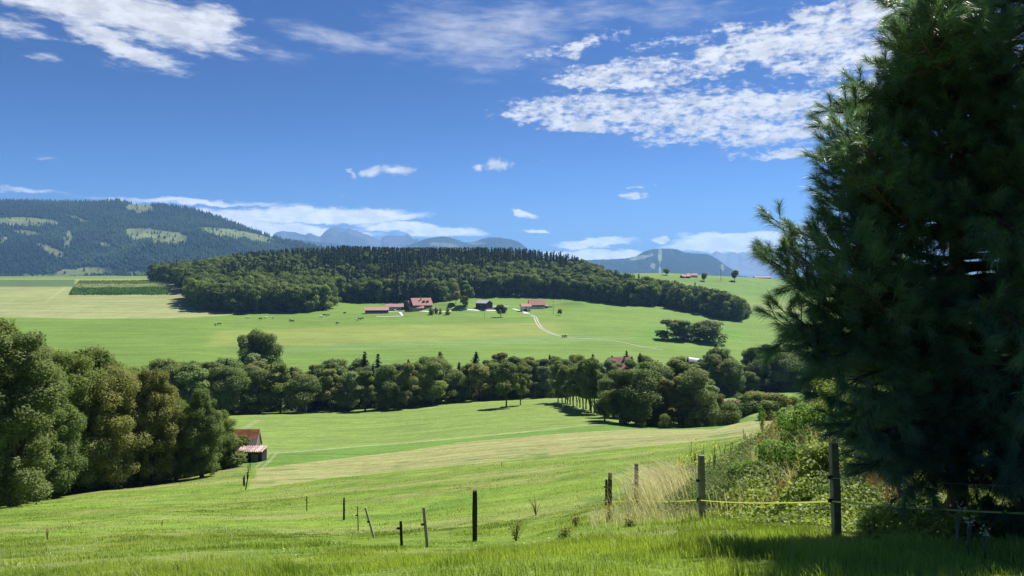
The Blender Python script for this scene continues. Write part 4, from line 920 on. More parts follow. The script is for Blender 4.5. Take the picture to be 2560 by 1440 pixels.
def house(name, label, cat, u, v, rot, Lx, Wy, eave, ridge, wall, roof, lo=345, over=.5, band=None, fronts=(), lefts=(), rights=(), doors=(), dormers=(), chimney=None, pos=None, grp=None, sink=1.2):
    x, y, z = pos if pos else at_base(u, v, lo)
    if not pos: y += Wy * .5 * abs(math.cos(rot)) ; z = float(H(np.array([x]), np.array([y]))[0]) * .5 + z * .5
    o = thing(name, label, cat, (x, y, z), rot, grp)
    a, b = Lx / 2, Wy / 2
    mb = MB().raw([(-a, -b, -sink), (a, -b, -sink), (a, b, -sink), (-a, b, -sink), (-a, -b, eave), (a, -b, eave), (a, b, eave), (-a, b, eave), (-a, 0, ridge), (a, 0, ridge)],
                  [(3, 2, 1, 0), (0, 1, 5, 4), (2, 3, 7, 6), (1, 2, 6, 9, 5), (3, 0, 4, 8, 7), (4, 5, 9, 8), (6, 7, 8, 9)])
    mb.build('wall', wall, o)
    sl = (ridge - eave) / b; ex = a + over; ey = b + over; ze = eave - sl * over; th = .22
    r = MB()
    for s in (-1, 1):
        r.raw([(-ex, s * ey, ze + .04), (ex, s * ey, ze + .04), (ex, 0, ridge + .04), (-ex, 0, ridge + .04), (-ex, s * ey, ze + th), (ex, s * ey, ze + th), (ex, 0, ridge + th), (-ex, 0, ridge + th)],
              [(0, 1, 2, 3), (4, 5, 6, 7), (0, 1, 5, 4), (1, 2, 6, 5), (2, 3, 7, 6), (3, 0, 4, 7)])
    ro = r.build('roof', roof, o)
    if chimney:
        cx_, cy_ = chimney; zc = ridge - abs(cy_) * sl; MB().box(cx_ - .35, cx_ + .35, cy_ - .35, cy_ + .35, zc - .5, ridge + .9).box(cx_ - .45, cx_ + .45, cy_ - .45, cy_ + .45, ridge + .9, ridge + 1.05).build('chimney', BEIGE, ro)
    if band:
        bm_, h_, m_ = band[0], band[1], .03
        MB().box(-a - m_, a + m_, -b - m_, b + m_, -sink + .01, h_).build('plinth', bm_, o)
    def win(face, s, zc, w_, h_, nm='window', gm_=GLASS):
        e = .04
        if face == 'f': f_ = MB().box(s - w_ / 2 - .08, s + w_ / 2 + .08, -b - e - .03, -b - .005, zc - h_ / 2 - .08, zc + h_ / 2 + .08); g_ = MB().box(s - w_ / 2, s + w_ / 2, -b - e - .05, -b - e - .031, zc - h_ / 2, zc + h_ / 2)
        elif face == 'l': f_ = MB().box(-a - e - .03, -a - .005, s - w_ / 2 - .08, s + w_ / 2 + .08, zc - h_ / 2 - .08, zc + h_ / 2 + .08); g_ = MB().box(-a - e - .05, -a - e - .031, s - w_ / 2, s + w_ / 2, zc - h_ / 2, zc + h_ / 2)
        else: f_ = MB().box(a + .005, a + e + .03, s - w_ / 2 - .08, s + w_ / 2 + .08, zc - h_ / 2 - .08, zc + h_ / 2 + .08); g_ = MB().box(a + e + .031, a + e + .05, s - w_ / 2, s + w_ / 2, zc - h_ / 2, zc + h_ / 2)
        fr = f_.build(nm, FRAME if nm == 'window' else gm_, o); g_.build('pane' if nm == 'window' else 'door_leaf', gm_, fr)
    for s, zc, w_, h_ in fronts: win('f', s, zc, w_, h_)
    for s, zc, w_, h_ in lefts: win('l', s, zc, w_, h_)
    for s, zc, w_, h_ in rights: win('r', s, zc, w_, h_)
    for face, s, w_, h_, m_ in doors: win(face, s, h_ / 2, w_, h_, 'door', m_)
    for dx, dy in dormers:
        zb = ridge - dy * sl; q = MB().raw([(dx - 1.1, -dy - .9, zb - .35), (dx + 1.1, -dy - .9, zb - .35), (dx + 1.1, -dy - .9, zb + .7), (dx, -dy - .9, zb + 1.35), (dx - 1.1, -dy - .9, zb + .7),
                                           (dx - 1.1, -dy + 1.2, zb - .35), (dx + 1.1, -dy + 1.2, zb - .35), (dx + 1.1, -dy + 1.2, zb + .7), (dx, -dy + 1.2, zb + 1.35), (dx - 1.1, -dy + 1.2, zb + .7)],
                                          [(0, 1, 2, 3, 4), (1, 6, 7, 2), (2, 7, 8, 3), (3, 8, 9, 4), (4, 9, 5, 0)]).build('dormer', OLDR, ro)
        MB().box(dx - .6, dx + .6, -dy - .98, -dy - .93, zb - .1, zb + .75).build('pane', GLASS, o)
    return o
house('barn', 'long low barn with pink roof and maroon board wall at the farmstead\'s left end', 'barn', 940, 784, .16, 20, 9, 3.0, 5.2, MAROON, PINK, band=(BEIGE, .9), lefts=((0, 2.2, 2.5, .8),), fronts=((-4, .6, 3, .5), (4, .6, 3, .5)), grp='farm buildings below the wood')
house('barn', 'second barn with pink roof and beige wall behind the long low barn', 'barn', 988, 776, .08, 18, 8, 3.2, 5.4, BEIGE, PINK, lefts=((0, 2, 1, 1),), fronts=((-5, 1.8, 1.2, .8), (-1, 1.8, 1.2, .8), (3, 1.8, 1.2, .8)), doors=(('f', 6.5, 2.6, 2.6, BROWN),), grp='farm buildings below the wood')
house('farmhouse', 'large farmhouse with dark board gable and two dormers in its pink red roof', 'farmhouse', 1050, 774, .42, 17, 13, 3.6, 9.2, BROWN, ORANGE, band=(BEIGE, 1.2), over=.9, dormers=((1.5, 3.6), (5.0, 3.6)), chimney=(-.5, -2.0), fronts=((4, 2.0, 1.2, 1.2), (6.5, 2.0, 1.2, 1.2)), lefts=((-3, 2, 1, 1.1), (3, 2, 1, 1.1), (0, 5.5, 1, 1.1)), grp='farm buildings below the wood')
house('annex', 'small beige annex with red tiled roof in front of the dormered farmhouse', 'annex', 1044, 777.5, .1, 10, 4.5, 2.5, 4.0, BEIGE, ORANGE, fronts=((-2.5, 1.3, 1.1, .9), (.5, 1.3, 1.1, .9)), doors=(('f', 3.2, 1.1, 2.0, BROWN),), grp='farm buildings below the wood')
house('garden_hut', 'tiny grey garden hut on the lawn right of the dormered farmhouse', 'hut', 1087, 778.5, .5, 3.0, 2.6, 1.9, 2.9, GREYW, GREYR, over=.25, doors=(('f', 0, .9, 1.7, BROWN),))
house('barn', 'tall dark board barn with grey roof between the grassy bank and the low shed', 'barn', 1210, 774.5, -.62, 12, 9.5, 5.6, 8.0, DARKB, GREYR, over=.3, rights=((1.5, 6.4, 1.2, .7),), fronts=((0, 3.4, 1.0, 1.2),), doors=(('f', 3, 3.0, 3.0, BROWN),), band=(CONC, .5), grp='farm buildings below the wood')
house('shed', 'low shed with pale grey roof attached right of the tall dark barn', 'shed', 1251, 774.5, -.05, 13, 5, 2.2, 3.6, GREYW, GREYR, fronts=((-3, 1.2, 1.6, .6), (2, 1.2, 1.6, .6)), grp='farm buildings below the wood')
house('farmhouse', 'red roofed farmhouse with brown board wall at the end of the gravel track', 'farmhouse', 1342, 771.5, .12, 14, 10, 3.6, 8.0, BROWN, ORANGE, band=(WHITEW, 1.5), over=.9, fronts=((-4.5, 2.4, 1, 1), (-2, 2.4, 1, 1), (1, .8, .9, .8)), grp='farm buildings below the wood')
house('house_wing', 'white walled house wing with red roof and dark garage door beside the gravel track', 'house', 1314, 778.5, .22, 8.0, 7.5, 4.6, 6.6, WHITEW, ORANGE, over=.8, fronts=((-.2, 3.4, 1.8, .9), (2.8, 3.2, 1.0, 1.0)), lefts=((0, 3.2, 1.0, 1.0),), doors=(('f', -1.2, 2.6, 2.1, DARKB),), grp='farm buildings below the wood')
house('shed', 'small dull red lean-to shed at the right end of the red roofed farmhouse', 'shed', 1364, 770.5, .1, 4.5, 4, 1.9, 2.7, GREYW, PINK, over=.3, doors=(('f', 0, 1.2, 1.6, BROWN),))
# skyline farm and roofs among the trees
house('farmhouse', 'small skyline farmhouse with pale pink roof on the right hill', 'farmhouse', 1731, 693, .05, 14, 9, 2.4, 4.8, WHITEW, PINK, lo=900, over=.7, fronts=((-3, 1.3, 1.2, 1), (1, 1.3, 1.2, 1), (4, 1.3, 1.2, 1)), chimney=(-1, -1))
house('barn', 'low pink roofed barn left of the skyline farmhouse', 'barn', 1715, 695, .15, 11, 8, 2.0, 3.9, BROWN, PINK, lo=900, over=.6, doors=(('f', -2, 2.5, 1.8, FRAME),))
house('house', 'pale roofed house just beyond the right skyline at the pine tips', 'house', 1905, 697, 0, 24, 10, 1.2, 3.0, WHITEW, PINK, lo=900, pos=P(1905, 1120), fronts=((-5, .6, 1, .6), (0, .6, 1, .6)))
def roof_at(u, d, vridge, h_):
    x, y, z = P(u, d); return (x, y, -(vridge - HV) / FOC * d - h_)
house('house', 'brownish red roof showing between two spruces in the valley belt', 'house', 0, 0, .1, 9, 8, 4.5, 8.5, BEIGE, RED, pos=roof_at(1548, 322, 894, 8.5), over=.6, sink=6, fronts=((-2, 3, 1, 1.1), (2, 3, 1, 1.1)), chimney=(2, -1))
house('house', 'small pinkish roof glimpsed in the gap of the valley belt', 'house', 0, 0, -.2, 8, 8, 4, 7.5, BEIGE, PINK, pos=roof_at(1121, 318, 930, 7.5), over=.5, sink=8, fronts=((0, 3, 1, 1.1),))
house('house', 'pale pink house half hidden behind the right end of the grove', 'house', 0, 0, .3, 8, 7, 4.2, 7.0, mat('pink_render', (.55, .38, .33), .9), PINK, pos=roof_at(1828, 226, 1002, 7.0), over=.4, sink=6, fronts=((0, 2.6, .9, 1.1), (2.4, 2.6, .9, 1.1)))
# polytunnel
x, y, z = P(1737, 335)
pt = thing('polytunnel', 'white curved polytunnel peeping out above the valley trees', 'polytunnel', (x, y, -(895 - HV) / FOC * 335 - 2.8), .4)
mb = MB(); n_ = 10; arc = [(math.cos(math.pi * i / n_) * 2.4, math.sin(math.pi * i / n_) * 2.8) for i in range(n_ + 1)]
for yy in (-4, 4): mb.raw([(a_, yy, b_) for a_, b_ in arc], [tuple(range(n_ + 1))])
mb.raw([(a_, -4, b_) for a_, b_ in arc] + [(a_, 4, b_) for a_, b_ in arc], [(i, i + 1, n_ + 2 + i, n_ + 1 + i) for i in range(n_)])
mb.build('cover', FRAME, pt)
MB().box(-2.3, 2.3, -3.9, 3.9, -7, 0).build('plinth', CONC, pt); MB().box(-.5, .5, -4.06, -4.02, 0, 2).build('door', GREYW, pt)

# silo tower with its pipe
x, y, z = at_base(1015, 776, 345); y += 3
o = thing('silo_tower', 'brown silo tower with round grey tops beside the dormered farmhouse', 'silo', (x, y, z), 0)
MB().box(-2.2, 0.2, -2, 2, -1, 8.2).build('casing', BROWN, o)
for sx in (1.3, 3.9):
    mb = MB().tube([(sx, 0, -1), (sx, 0, 7.2), (sx, 0, 8.0), (sx, 0, 8.5)], [1.25, 1.25, .95, .3], 14); mb.build('silo', mat('silo_skin', (.22, .13, .10), .6, .1, .5), o, smooth=True)
    MB().tube([(sx, 0, 8.45), (sx, 0, 8.9)], [.55, .5], 10).build('silo_cap', STEEL, o)
MB().tube([(-9, .5, 5.4), (-1, .3, 8.4), (1, 0, 8.9)], .16, 6).build('filling_pipe', STEEL, o)

# field barn at the end of the left wood
bx, by, bz = at_base(628, 1155, 90, 150)
o = thing('field_barn', 'old field barn with patched red and grey roof beside the left wood', 'barn', (bx, by, bz), 0)
def zz(v, d): return -(v - HV) / FOC * d - bz
def xx(u, d): return (u - CX) / FOC * d - bx
y0, y1, y2 = 2.3, 4.2, 5.2; d0 = by + y0; d1 = by + y1
xl, xr = xx(540, d0), xx(637, d0); ze, zr = zz(1117, d0), zz(1075, d1)
MB().raw([(xl, y0, -1.5), (xr, y0, -1.5), (xr, y2, -1.5), (xl, y2, -1.5), (xl, y0, ze), (xr, y0, ze), (xr, y2, ze), (xl, y2, ze), (xl, y1, zr), (xr, y1, zr)],
         [(0, 1, 5, 4), (2, 3, 7, 6), (1, 2, 6, 9, 5), (3, 0, 4, 8, 7)]).build('wall', GREYW, o)
zm = ze + (zr - ze) * .48; ym = y0 + (y1 - y0) * .48
def slab(name, pts, m_, par, th=.1):
    k = len(pts); return MB().raw([(a_, b_, c_ + .03) for a_, b_, c_ in pts] + [(a_, b_, c_ + .03 + th) for a_, b_, c_ in pts], [tuple(range(k)), tuple(range(k, 2 * k))] + [(i, (i + 1) % k, k + (i + 1) % k, k + i) for i in range(k)]).build(name, m_, par)
sl_ = (zr - ze) / (y1 - y0)
slab('roof', [(xl - .2, y0 - .3, ze - .3 * sl_), (xr + .15, y0 - .3, ze - .3 * sl_), (xr + .15, ym, zm), (xl - .2, ym, zm)], OLDG, o)
slab('roof', [(xl - .2, ym, zm), (xr + .15, ym, zm), (xr + .15, y1, zr), (xl - .2, y1, zr)], OLDR, o)
slab('roof', [(xl - .2, y1, zr), (xr + .15, y1, zr), (xr + .15, y2 + .3, ze - .3 * sl_), (xl - .2, y2 + .3, ze - .3 * sl_)], OLDR, o)
MB().box(xr + .16, xr + .24, y0 - .3, y0 - .2, ze - .5, ze - .3).tube([(xr + .2, y0 - .3, ze - .3 * sl_ + .1), (xr + .2, y1, zr + .12)], .06, 5).build('verge_board', mat('bare_wood', (.45, .38, .28), .9), o)
ul, ur = xx(594, by), xx(655, by); zf, zb_ = zz(1130, by), zz(1117, by + 2.3)
lt = MB().box(ul, ur, 0, 2.28, -1.5, zf - .05).build('lean_to', mat('black_boards', (.035, .033, .034), .9, .3, 2, .1, stripes=(0, .22, .4)), o)
MB().box(xx(628, by), xx(645, by), -.08, -.02, -.3, zf - .35).build('door', mat('green_door', (.10, .16, .15), .8, .15, 2.0, .1, stripes=(0, .3, .3)), o)
rt = MB(); nt = 12; wt = (ur - ul + .3) / nt
for i in range(nt):
    for j in range(4):
        x0_ = ul - .15 + i * wt; ya = -.35 + j * .68; za = zf + (zb_ - zf) * (ya + .35) / 2.7
        rt.tube([(x0_ + wt / 2, ya, za + .08 + .03 * (j % 2)), (x0_ + wt / 2, ya + .66, za + .12 + (zb_ - zf) * .25)], [wt * .40, wt * .34], 6)
rt.build('lean_to_roof', mat('striped_tiles', (.60, .43, .38), .85, .5, 3.0, stripes=(0, .34, .75)), o)
MB().box(ul - .1, ur + .1, -.32, 2.28, zf - .04, zf + .02).build('roof_batten', BROWN, o)
WHITEP = mat('white_beam', (.80, .78, .74), .7, .08, 2.0)
for sx, lean in ((601, 0), (606, .12)): MB().tube([(xx(sx, by) + lean * .3, -.6, -.6), (xx(sx, by) - lean, -.3, zf - .05)], .075, 5).build('beam', WHITEP if sx == 601 else GREYW, o)
tb = MB().box(xx(613, by), xx(622, by), -.9, -.5, -.1, .5).box(xx(615, by), xx(624, by), -.95, -.45, .52, .58).build('farm_crate', mat('faded_crate', (.45, .44, .42), .8), None, (bx, by, bz + .1)); tag(tb, 'small grey crate on the grass before the barn lean-to', 'crate')

# ------------------------------------------------------------------ poles
TIMBER = mat('dark_timber', (.075, .060, .048), .9, .3, 6.0, .15, bump=.3, bscale=30)
def pole(u, d, vt, label, r=.16, arm=False):
    x, y, z = P(u, d); h = -(vt - HV) / FOC * d - z
    o = thing('utility_pole', label, 'utility pole', (x, y, z), 0, 'wooden poles beyond the valley')
    MB().tube([(0, 0, -.5), (0, 0, h)], [r, r * .7], 7).build('mast', TIMBER, o)
    MB().box(-.7 if arm else -.25, .7 if arm else .25, -.06, .06, h - .7, h - .55).build('crossarm', TIMBER, o)
pole(1802, 1000, 659, 'tall dark pole standing on the right skyline', .28, True); pole(1667.5, 1030, 664, 'dark pole beside the small round tree on the skyline', .22, True)
pole(1383, 640, 752, 'thin pole right of the red roofed farmhouse'); pole(1211, 615, 762, 'thin pole in front of the tall dark barn', .1); pole(1266, 640, 760, 'thin pole at the right end of the grey shed', .1)
pole(1934, 690, 762, 'thin pole standing in the pale field left of the pine', .12)

# ------------------------------------------------------------------ cattle
def cow_mesh(name, m_):
    bm_v = [(-1.05, 0, 1.28), (-.5, 0, 1.22), (.1, 0, 1.16), (.75, 0, 1.28), (1.15, 0, 1.35), (1.45, 0, 1.1), (1.62, 0, .80),
            (.75, .2, .95), (.78, .22, .5), (.78, .22, .02), (.75, -.2, .95), (.66, -.22, .5), (.62, -.22, .02), (-.85, .22, 1.0), (-.98, .24, .55), (-.90, .24, .02), (-.85, -.22, 1.0), (-.8, -.24, .55), (-.78, -.24, .02), (-1.2, 0, 1.25), (-1.28, 0, .7),
            (1.42, .2, 1.22), (1.42, -.2, 1.22)]
    ed = [(0, 1), (1, 2), (2, 3), (3, 4), (4, 5), (5, 6), (3, 7), (7, 8), (8, 9), (3, 10), (10, 11), (11, 12), (0, 13), (13, 14), (14, 15), (0, 16), (16, 17), (17, 18), (0, 19), (19, 20), (5, 21), (5, 22)]
    rad = [.34, .38, .42, .36, .22, .17, .11, .17, .09, .07, .17, .09, .07, .2, .1, .07, .2, .1, .07, .06, .04, .05, .05]
    me = bpy.data.meshes.new(name); me.from_pydata(bm_v, ed, []); ob = bpy.data.objects.new(name, me); COL.objects.link(ob)
    md = ob.modifiers.new('skin', 'SKIN'); sv = me.skin_vertices[0].data
    for i, r in enumerate(rad): sv[i].radius = (r, r)
    sv[1].use_root = True
    ob.modifiers.new('sub', 'SUBSURF').levels = 1
    dg = bpy.context.evaluated_depsgraph_get(); out = bpy.data.meshes.new_from_object(ob.evaluated_get(dg)); bpy.data.objects.remove(ob)
    out.materials.clear(); out.materials.append(m_)
    for q in out.polygons: q.use_smooth = True
    return out
def cowmat(name, a_, b_, thr):
    m = bpy.data.materials.new(name); m.use_nodes = True; t = NT(m.node_tree); p_ = m.node_tree.nodes['Principled BSDF']; p_.inputs['Roughness'].default_value = .8
    n_ = t.noise(t.add('ShaderNodeTexCoord').outputs['Object'], 1.6, 2, .5); t.put(p_.inputs['Base Color'], t.mix(t.mapr(n_, thr - .02, thr + .02), a_ + (1,), b_ + (1,))); return m
CW = cow_mesh('cow', cowmat('pale_hide', (.62, .58, .50), (.74, .72, .66), .5)); CD = cow_mesh('cow', cowmat('dark_hide', (.035, .028, .025), (.07, .05, .04), .5)); CB = cow_mesh('cow', cowmat('patched_hide', (.04, .035, .03), (.7, .68, .64), .55))
herd = [(620, 797, CW, 'white cow farthest left of the herd on the slope'), (651, 800, CD, 'dark cow lowest of the left cattle group'), (664, 797, CW, 'white cow just right of the dark cow in the left group'), (683, 798, CW, 'white cow at the right of the left cattle group'),
        (727, 803, CB, 'patched cow between the two cattle groups'), (731, 806, CD, 'dark cow close below the patched cow'), (803, 795, CW, 'white cow beside the pair of dark cows in the middle'), (811, 790.5, CD, 'left one of the dark pair in the middle of the slope'),
        (820, 791, CD, 'right one of the dark pair in the middle of the slope'), (862, 785, CD, 'dark cow nearest the long low barn'), (843, 811, CD, 'dark cow standing lowest below the farm'), (894, 803, CW, 'white cow below the long low barn'),
        (898, 800, CD, 'dark cow touching the white cow below the long low barn'), (905, 799.5, CB, 'patched cow rightmost of the trio below the long low barn'), (548, 813, CD, 'dark cow alone at the far left of the pasture'),
        (1409, 845, CD, 'dark cow lying close to the gravel track'), (1416, 843.5, CB, 'patched cow standing beside the gravel track')]
for i, (u, v, me, lab) in enumerate(herd):
    x, y, z = at_base(u, v, 345); tag(link('cow', me, None, (x, y, z), [0.2, 3.0, .5, 2.6, 1.0, 3.4][i % 6], 1.15), lab, 'cow', 'cattle grazing on the far slope')
# small vehicles on the farms
def vehicle(u, v, label, col_, rot, lo=345):
    x, y, z = at_base(u, v, lo); o = thing('parked_car', label, 'car', (x, y, z + .05), rot)
    m_ = mat('car_paint_' + col_, {'white': (.8, .8, .8), 'blue': (.05, .09, .2)}[col_], .35, .02, 1, .5)
    MB().raw([(-2.1, -.85, .35), (2.1, -.85, .35), (2.1, .85, .35), (-2.1, .85, .35), (-2.1, -.85, .85), (2.05, -.85, .8), (2.05, .85, .8), (-2.1, .85, .85), (-1.7, -.7, 1.45), (.6, -.7, 1.45), (.6, .7, 1.45), (-1.7, .7, 1.45), (1.15, -.8, .88), (1.15, .8, .88)],
             [(0, 1, 5, 4), (1, 2, 6, 5), (2, 3, 7, 6), (3, 0, 4, 7), (4, 5, 12, 9, 8), (7, 11, 10, 13, 6), (5, 6, 13, 12), (12, 13, 10, 9), (8, 9, 10, 11), (4, 8, 11, 7), (0, 3, 2, 1)]).build('body', m_, o)
    MB().box(-1.4, .45, -.76, -.72, .95, 1.35).box(-1.4, .45, .72, .76, .95, 1.35).build('window', GLASS, o)
    for wx in (-1.35, 1.3):
        for wy in (-.86, .7): MB().tube([(wx, wy, .32), (wx, wy + .18, .32)], .32, 12).build('wheel', mat('rubber', (.02, .02, .02), .9), o)
vehicle(1376, 769, 'white car parked at the thin pole right of the farmhouse', 'white', .3); vehicle(987, 777.5, 'white car parked before the second barn', 'white', 2.0); vehicle(1033, 778, 'white car parked at the corner of the annex', 'white', 3.0)
# dark trailers at the foot of the front wood
for (u, v, lab) in ((588, 787, 'dark hay trailer at the foot of the wood, left one'), (603, 787, 'dark hay trailer at the foot of the wood, right one')):
    x, y, z = at_base(u, v, 345); o = thing('hay_trailer', lab, 'trailer', (x, y, z), .1, None)
    MB().box(-2, 2, -1, 1, .7, .95).build('deck', BROWN, o); MB().box(-2, -1.9, -1, 1, .95, 1.9).box(1.9, 2, -1, 1, .95, 1.9).build('rack', MAROON, o)
    for wx in (-1.3, 1.3): MB().tube([(wx, -1.1, .4), (wx, 1.1, .4)], .4, 10).build('wheel', MATS['rubber'], o)
# crop strips on the plateau
def crop(name, label, u0, u1, v0, v1, n, hgt, seed, ca, cb):
    rng = np.random.default_rng(seed); C_ = []
    xs0 = at_base((u0 + u1) / 2, v1, 345)[1]; xs1 = at_base((u0 + u1) / 2, v0, 345)[1]
    d_ = rng.uniform(xs0, xs1, n); row_ = np.round(d_ / 2.6) * 2.6 if hgt > 1 else d_; u_ = rng.uniform(u0, u1, n) + 10 * (row_ - xs0) / max(1, xs1 - xs0); x_ = (u_ - CX) / FOC * row_
    z_ = H(x_, row_) + rng.uniform(.1, hgt, n); c_ = np.stack([x_, row_, z_], 1)
    v_, f_ = rot_quads(c_, rng.normal(size=(n, 3)) + [0, -.6, .5], np.full(n, hgt * .75), rng, .5)
    m_ = leaf_mat(name, ca, cb, trans=.25, objvar=0); o = link(name, mesh_np(name, v_, f_, [m_], {'tint': np.repeat(np.clip(rng.random(n) * .6 + .4 * (fbm(x_ / 25, row_ / 9, 3, seed) + .5), 0, 1), 4)})); tag(o, label, 'crop', None, 'stuff')
crop('maize', 'block of green maize standing on the stubble plateau', 172, 420, 722, 738, 15000, 2.1, 41, (.05, .13, .03), (.13, .24, .06))
crop('maize', 'narrow rear band of yellow green crop on the plateau', 190, 405, 703, 711, 9000, 1.6, 42, (.11, .19, .04), (.2, .28, .07))
crop('maize', 'tall weedy strip between the maize and the rear band', 180, 415, 712, 721, 7000, .9, 43, (.09, .14, .05), (.17, .22, .09))
# striped round feeder on the grass behind the bank
x, y, z = at_base(2022, 1047, 80, 260)
o = thing('hay_feeder', 'low round striped hay feeder on the grass behind the bramble bank', 'feeder', (x, y, z), .1)
for i in range(9): MB().tube([(-1.6 + i * .38, math.cos(k) * .9, .1 + math.sin(k) * 1.5) for k in np.linspace(0, math.pi, 9)], .07, 5).build('hoop', mat('dark_steel', (.05, .05, .05), .6), o)
MB().tube([(-1.6, 0, .55), (1.5, 0, .55)], [.55, .55], 12).build('bale', mat('old_hay', (.26, .24, .15), .95, .3, 6), o)
# ------------------------------------------------------------------ fence posts
POST = mat('weathered_post', (.22, .20, .17), .95, .35, 9.0, .1, bump=.5, bscale=40); POSTD = mat('tarred_post', (.030, .030, .028), .85, .4, 9.0, .2, bump=.5, bscale=40)
GREYS = mat('grey_stake', (.25, .235, .20), .9, .3, 9.0, .15); PLASTIC = mat('black_plastic', (.012, .012, .013), .4, .02, 1, .5)
def post(u, vb, vt, w_, label, m_, lean=0.0, lo=3, hi=110, ins=(), round_=False, name='fence_post', grp='fence posts in the near meadow', face=-1):
    x, y, z = at_base(u, vb, lo, hi); h = (vb - vt) / FOC * y
    o = thing(name, label, 'fence post', (x, y, z), 0, grp)
    dx = lean / FOC * y; r = w_ / 2; mb = MB(); rg = random.Random(int(u * 7)); k = 6
    if round_: mb.tube([(dx * t_, 0, -.25 + (h + .25) * t_) for t_ in np.linspace(0, 1, k)], [r * rg.uniform(.93, 1.05) for _ in range(k)], 9)
    else:
        n0 = 0; pv = []
        for t_ in np.linspace(0, 1, k):
            rr = r * rg.uniform(.95, 1.04) * (1 if t_ < .99 else .9); cx_ = dx * t_ + rg.uniform(-.003, .003); zc = -.25 + (h + .25) * t_
            pv += [(cx_ - rr, -rr * .9, zc), (cx_ - rr * .8, -rr, zc), (cx_ + rr * .8, -rr, zc), (cx_ + rr, -rr * .8, zc), (cx_ + rr, rr, zc), (cx_ - rr, rr, zc)]
        fs = [(i * 6 + j, i * 6 + (j + 1) % 6, (i + 1) * 6 + (j + 1) % 6, (i + 1) * 6 + j) for i in range(k - 1) for j in range(6)] + [tuple(range((k - 1) * 6, k * 6))]
        mb.raw(pv, fs)
    mb.build('stake', m_, o)
    tips = []
    for vi in ins:
        zi = (vb - vi) / FOC * y; xi = dx * zi / max(h, .1) + face * (r + .03)
        MB().tube([(xi - .035, -.03, zi), (xi + .035, -.03, zi)], [.028, .028], 8).tube([(xi - face * .06, -.02, zi), (xi, -.02, zi)], .012, 5).build('insulator', PLASTIC, o)
        tips.append((x + xi, y - .06, z + zi))
    return tips, (x, y, z)
t1, _ = post(2094, 1343, 1108, .105, 'tallest near post at the bramble bank, right of the other fence posts', POST, lean=-10, ins=(1250, 1192))
t2, _ = post(1757, 1298, 1138, .12, 'thick grey post between the dry grass and the brambles', POST, lean=-4, ins=(1248, 1201))
t3, _ = post(1591, 1272, 1160, .105, 'brown post standing in the pale dry grass', TIMBER, ins=(1247, 1211))
t4, _ = post(1525, 1268, 1182, .13, 'taller one of the two close posts at the left of the tape', TIMBER)
t5, _ = post(1516, 1266, 1199, .09, 'shorter one of the two close posts at the left of the tape', TIMBER, ins=(1251, 1217))
post(1187, 1354, 1227, .125, 'thick black post in the middle of the meadow', POSTD)
post(1071, 1368, 1268, .065, 'grey post leaning slightly, left of the thick black post', GREYS, lean=-12, ins=(1310,))
post(1005, 1368, 1303, .06, 'short dark stake between two leaning grey posts', POSTD, lean=-3, ins=(1320,))
post(941, 1345, 1269, .055, 'strongly leaning pale stake in the meadow', GREYS, lean=-28, ins=(1304,))
post(896, 1327, 1265, .05, 'thin upright grey stake left of the leaning pale one', GREYS, lean=-2, ins=(1288,))
post(860, 1300, 1245, .09, 'black square stake in the left part of the post row', POSTD)
post(767, 1278, 1240, .05, 'thin dark stake farthest left in the open meadow', POSTD, ins=(1250,))
for (u, vb, vt, ln, lab) in [(609, 1214, 1192, -1, 'leftmost tiny fence stake near the field barn'), (612, 1216, 1188, -1, 'tiny stake second from the left near the field barn'), (613, 1225, 1186, 8, 'leaning stake at the corner of the mown strip'),
                             (618, 1198, 1180, 0, 'tiny stake in the middle of the short fence below the barn'), (621, 1184, 1164, -1, 'tiny thick stake close below the field barn'), (625, 1176, 1158, 0, 'tiny stake nearest to the field barn')]:
    post(u, vb, vt, .10, lab, POSTD, lean=ln, lo=60, hi=140, grp='short fence below the field barn')
# tape and wire
xr_, dr_ = P(2900, 6.4)[0], 6.4
tp = [t5[0], (t4 and (0, 0, 0)) or None]
tape_pts = [Vector(t5[0]), Vector(t3[0]), Vector(t2[0]), Vector(t1[0]), Vector(((2800 - CX) / FOC * 6.6, 6.6, -(1292 - HV) / FOC * 6.6))]
mb = MB(); pts = []
for a_, b_ in zip(tape_pts[:-1], tape_pts[1:]):
    for i in range(10): s = i / 10; pts.append(a_.lerp(b_, s) + Vector((0, 0, -.035 * 4 * s * (1 - s) * (b_ - a_).length / 5)))
pts.append(tape_pts[-1])
for i, p_ in enumerate(pts): w_ = .009; mb.v += [tuple(p_ + Vector((0, .002, w_))), tuple(p_ + Vector((0, -.002, -w_)))]
mb.f += [(2 * i, 2 * i + 1, 2 * i + 3, 2 * i + 2) for i in range(len(pts) - 1)]
o = mb.build('fence_tape', leaf_mat('yellow_tape', (.80, .76, .28), (.80, .76, .28), trans=.4, objvar=0)); tag(o, 'yellow electric fence tape strung between the near posts', 'fence tape')
w2 = [Vector(t1[1]), Vector(((2560 - CX) / FOC * 7.3, 7.3, -(1217 - HV) / FOC * 7.3)), Vector(((2800 - CX) / FOC * 6.6, 6.6, -(1225 - HV) / FOC * 6.6))]
o = MB().tube(w2, .0025, 4).build('fence_wire', STEEL); tag(o, 'thin grey wire above the yellow tape in the pine shade', 'wire')
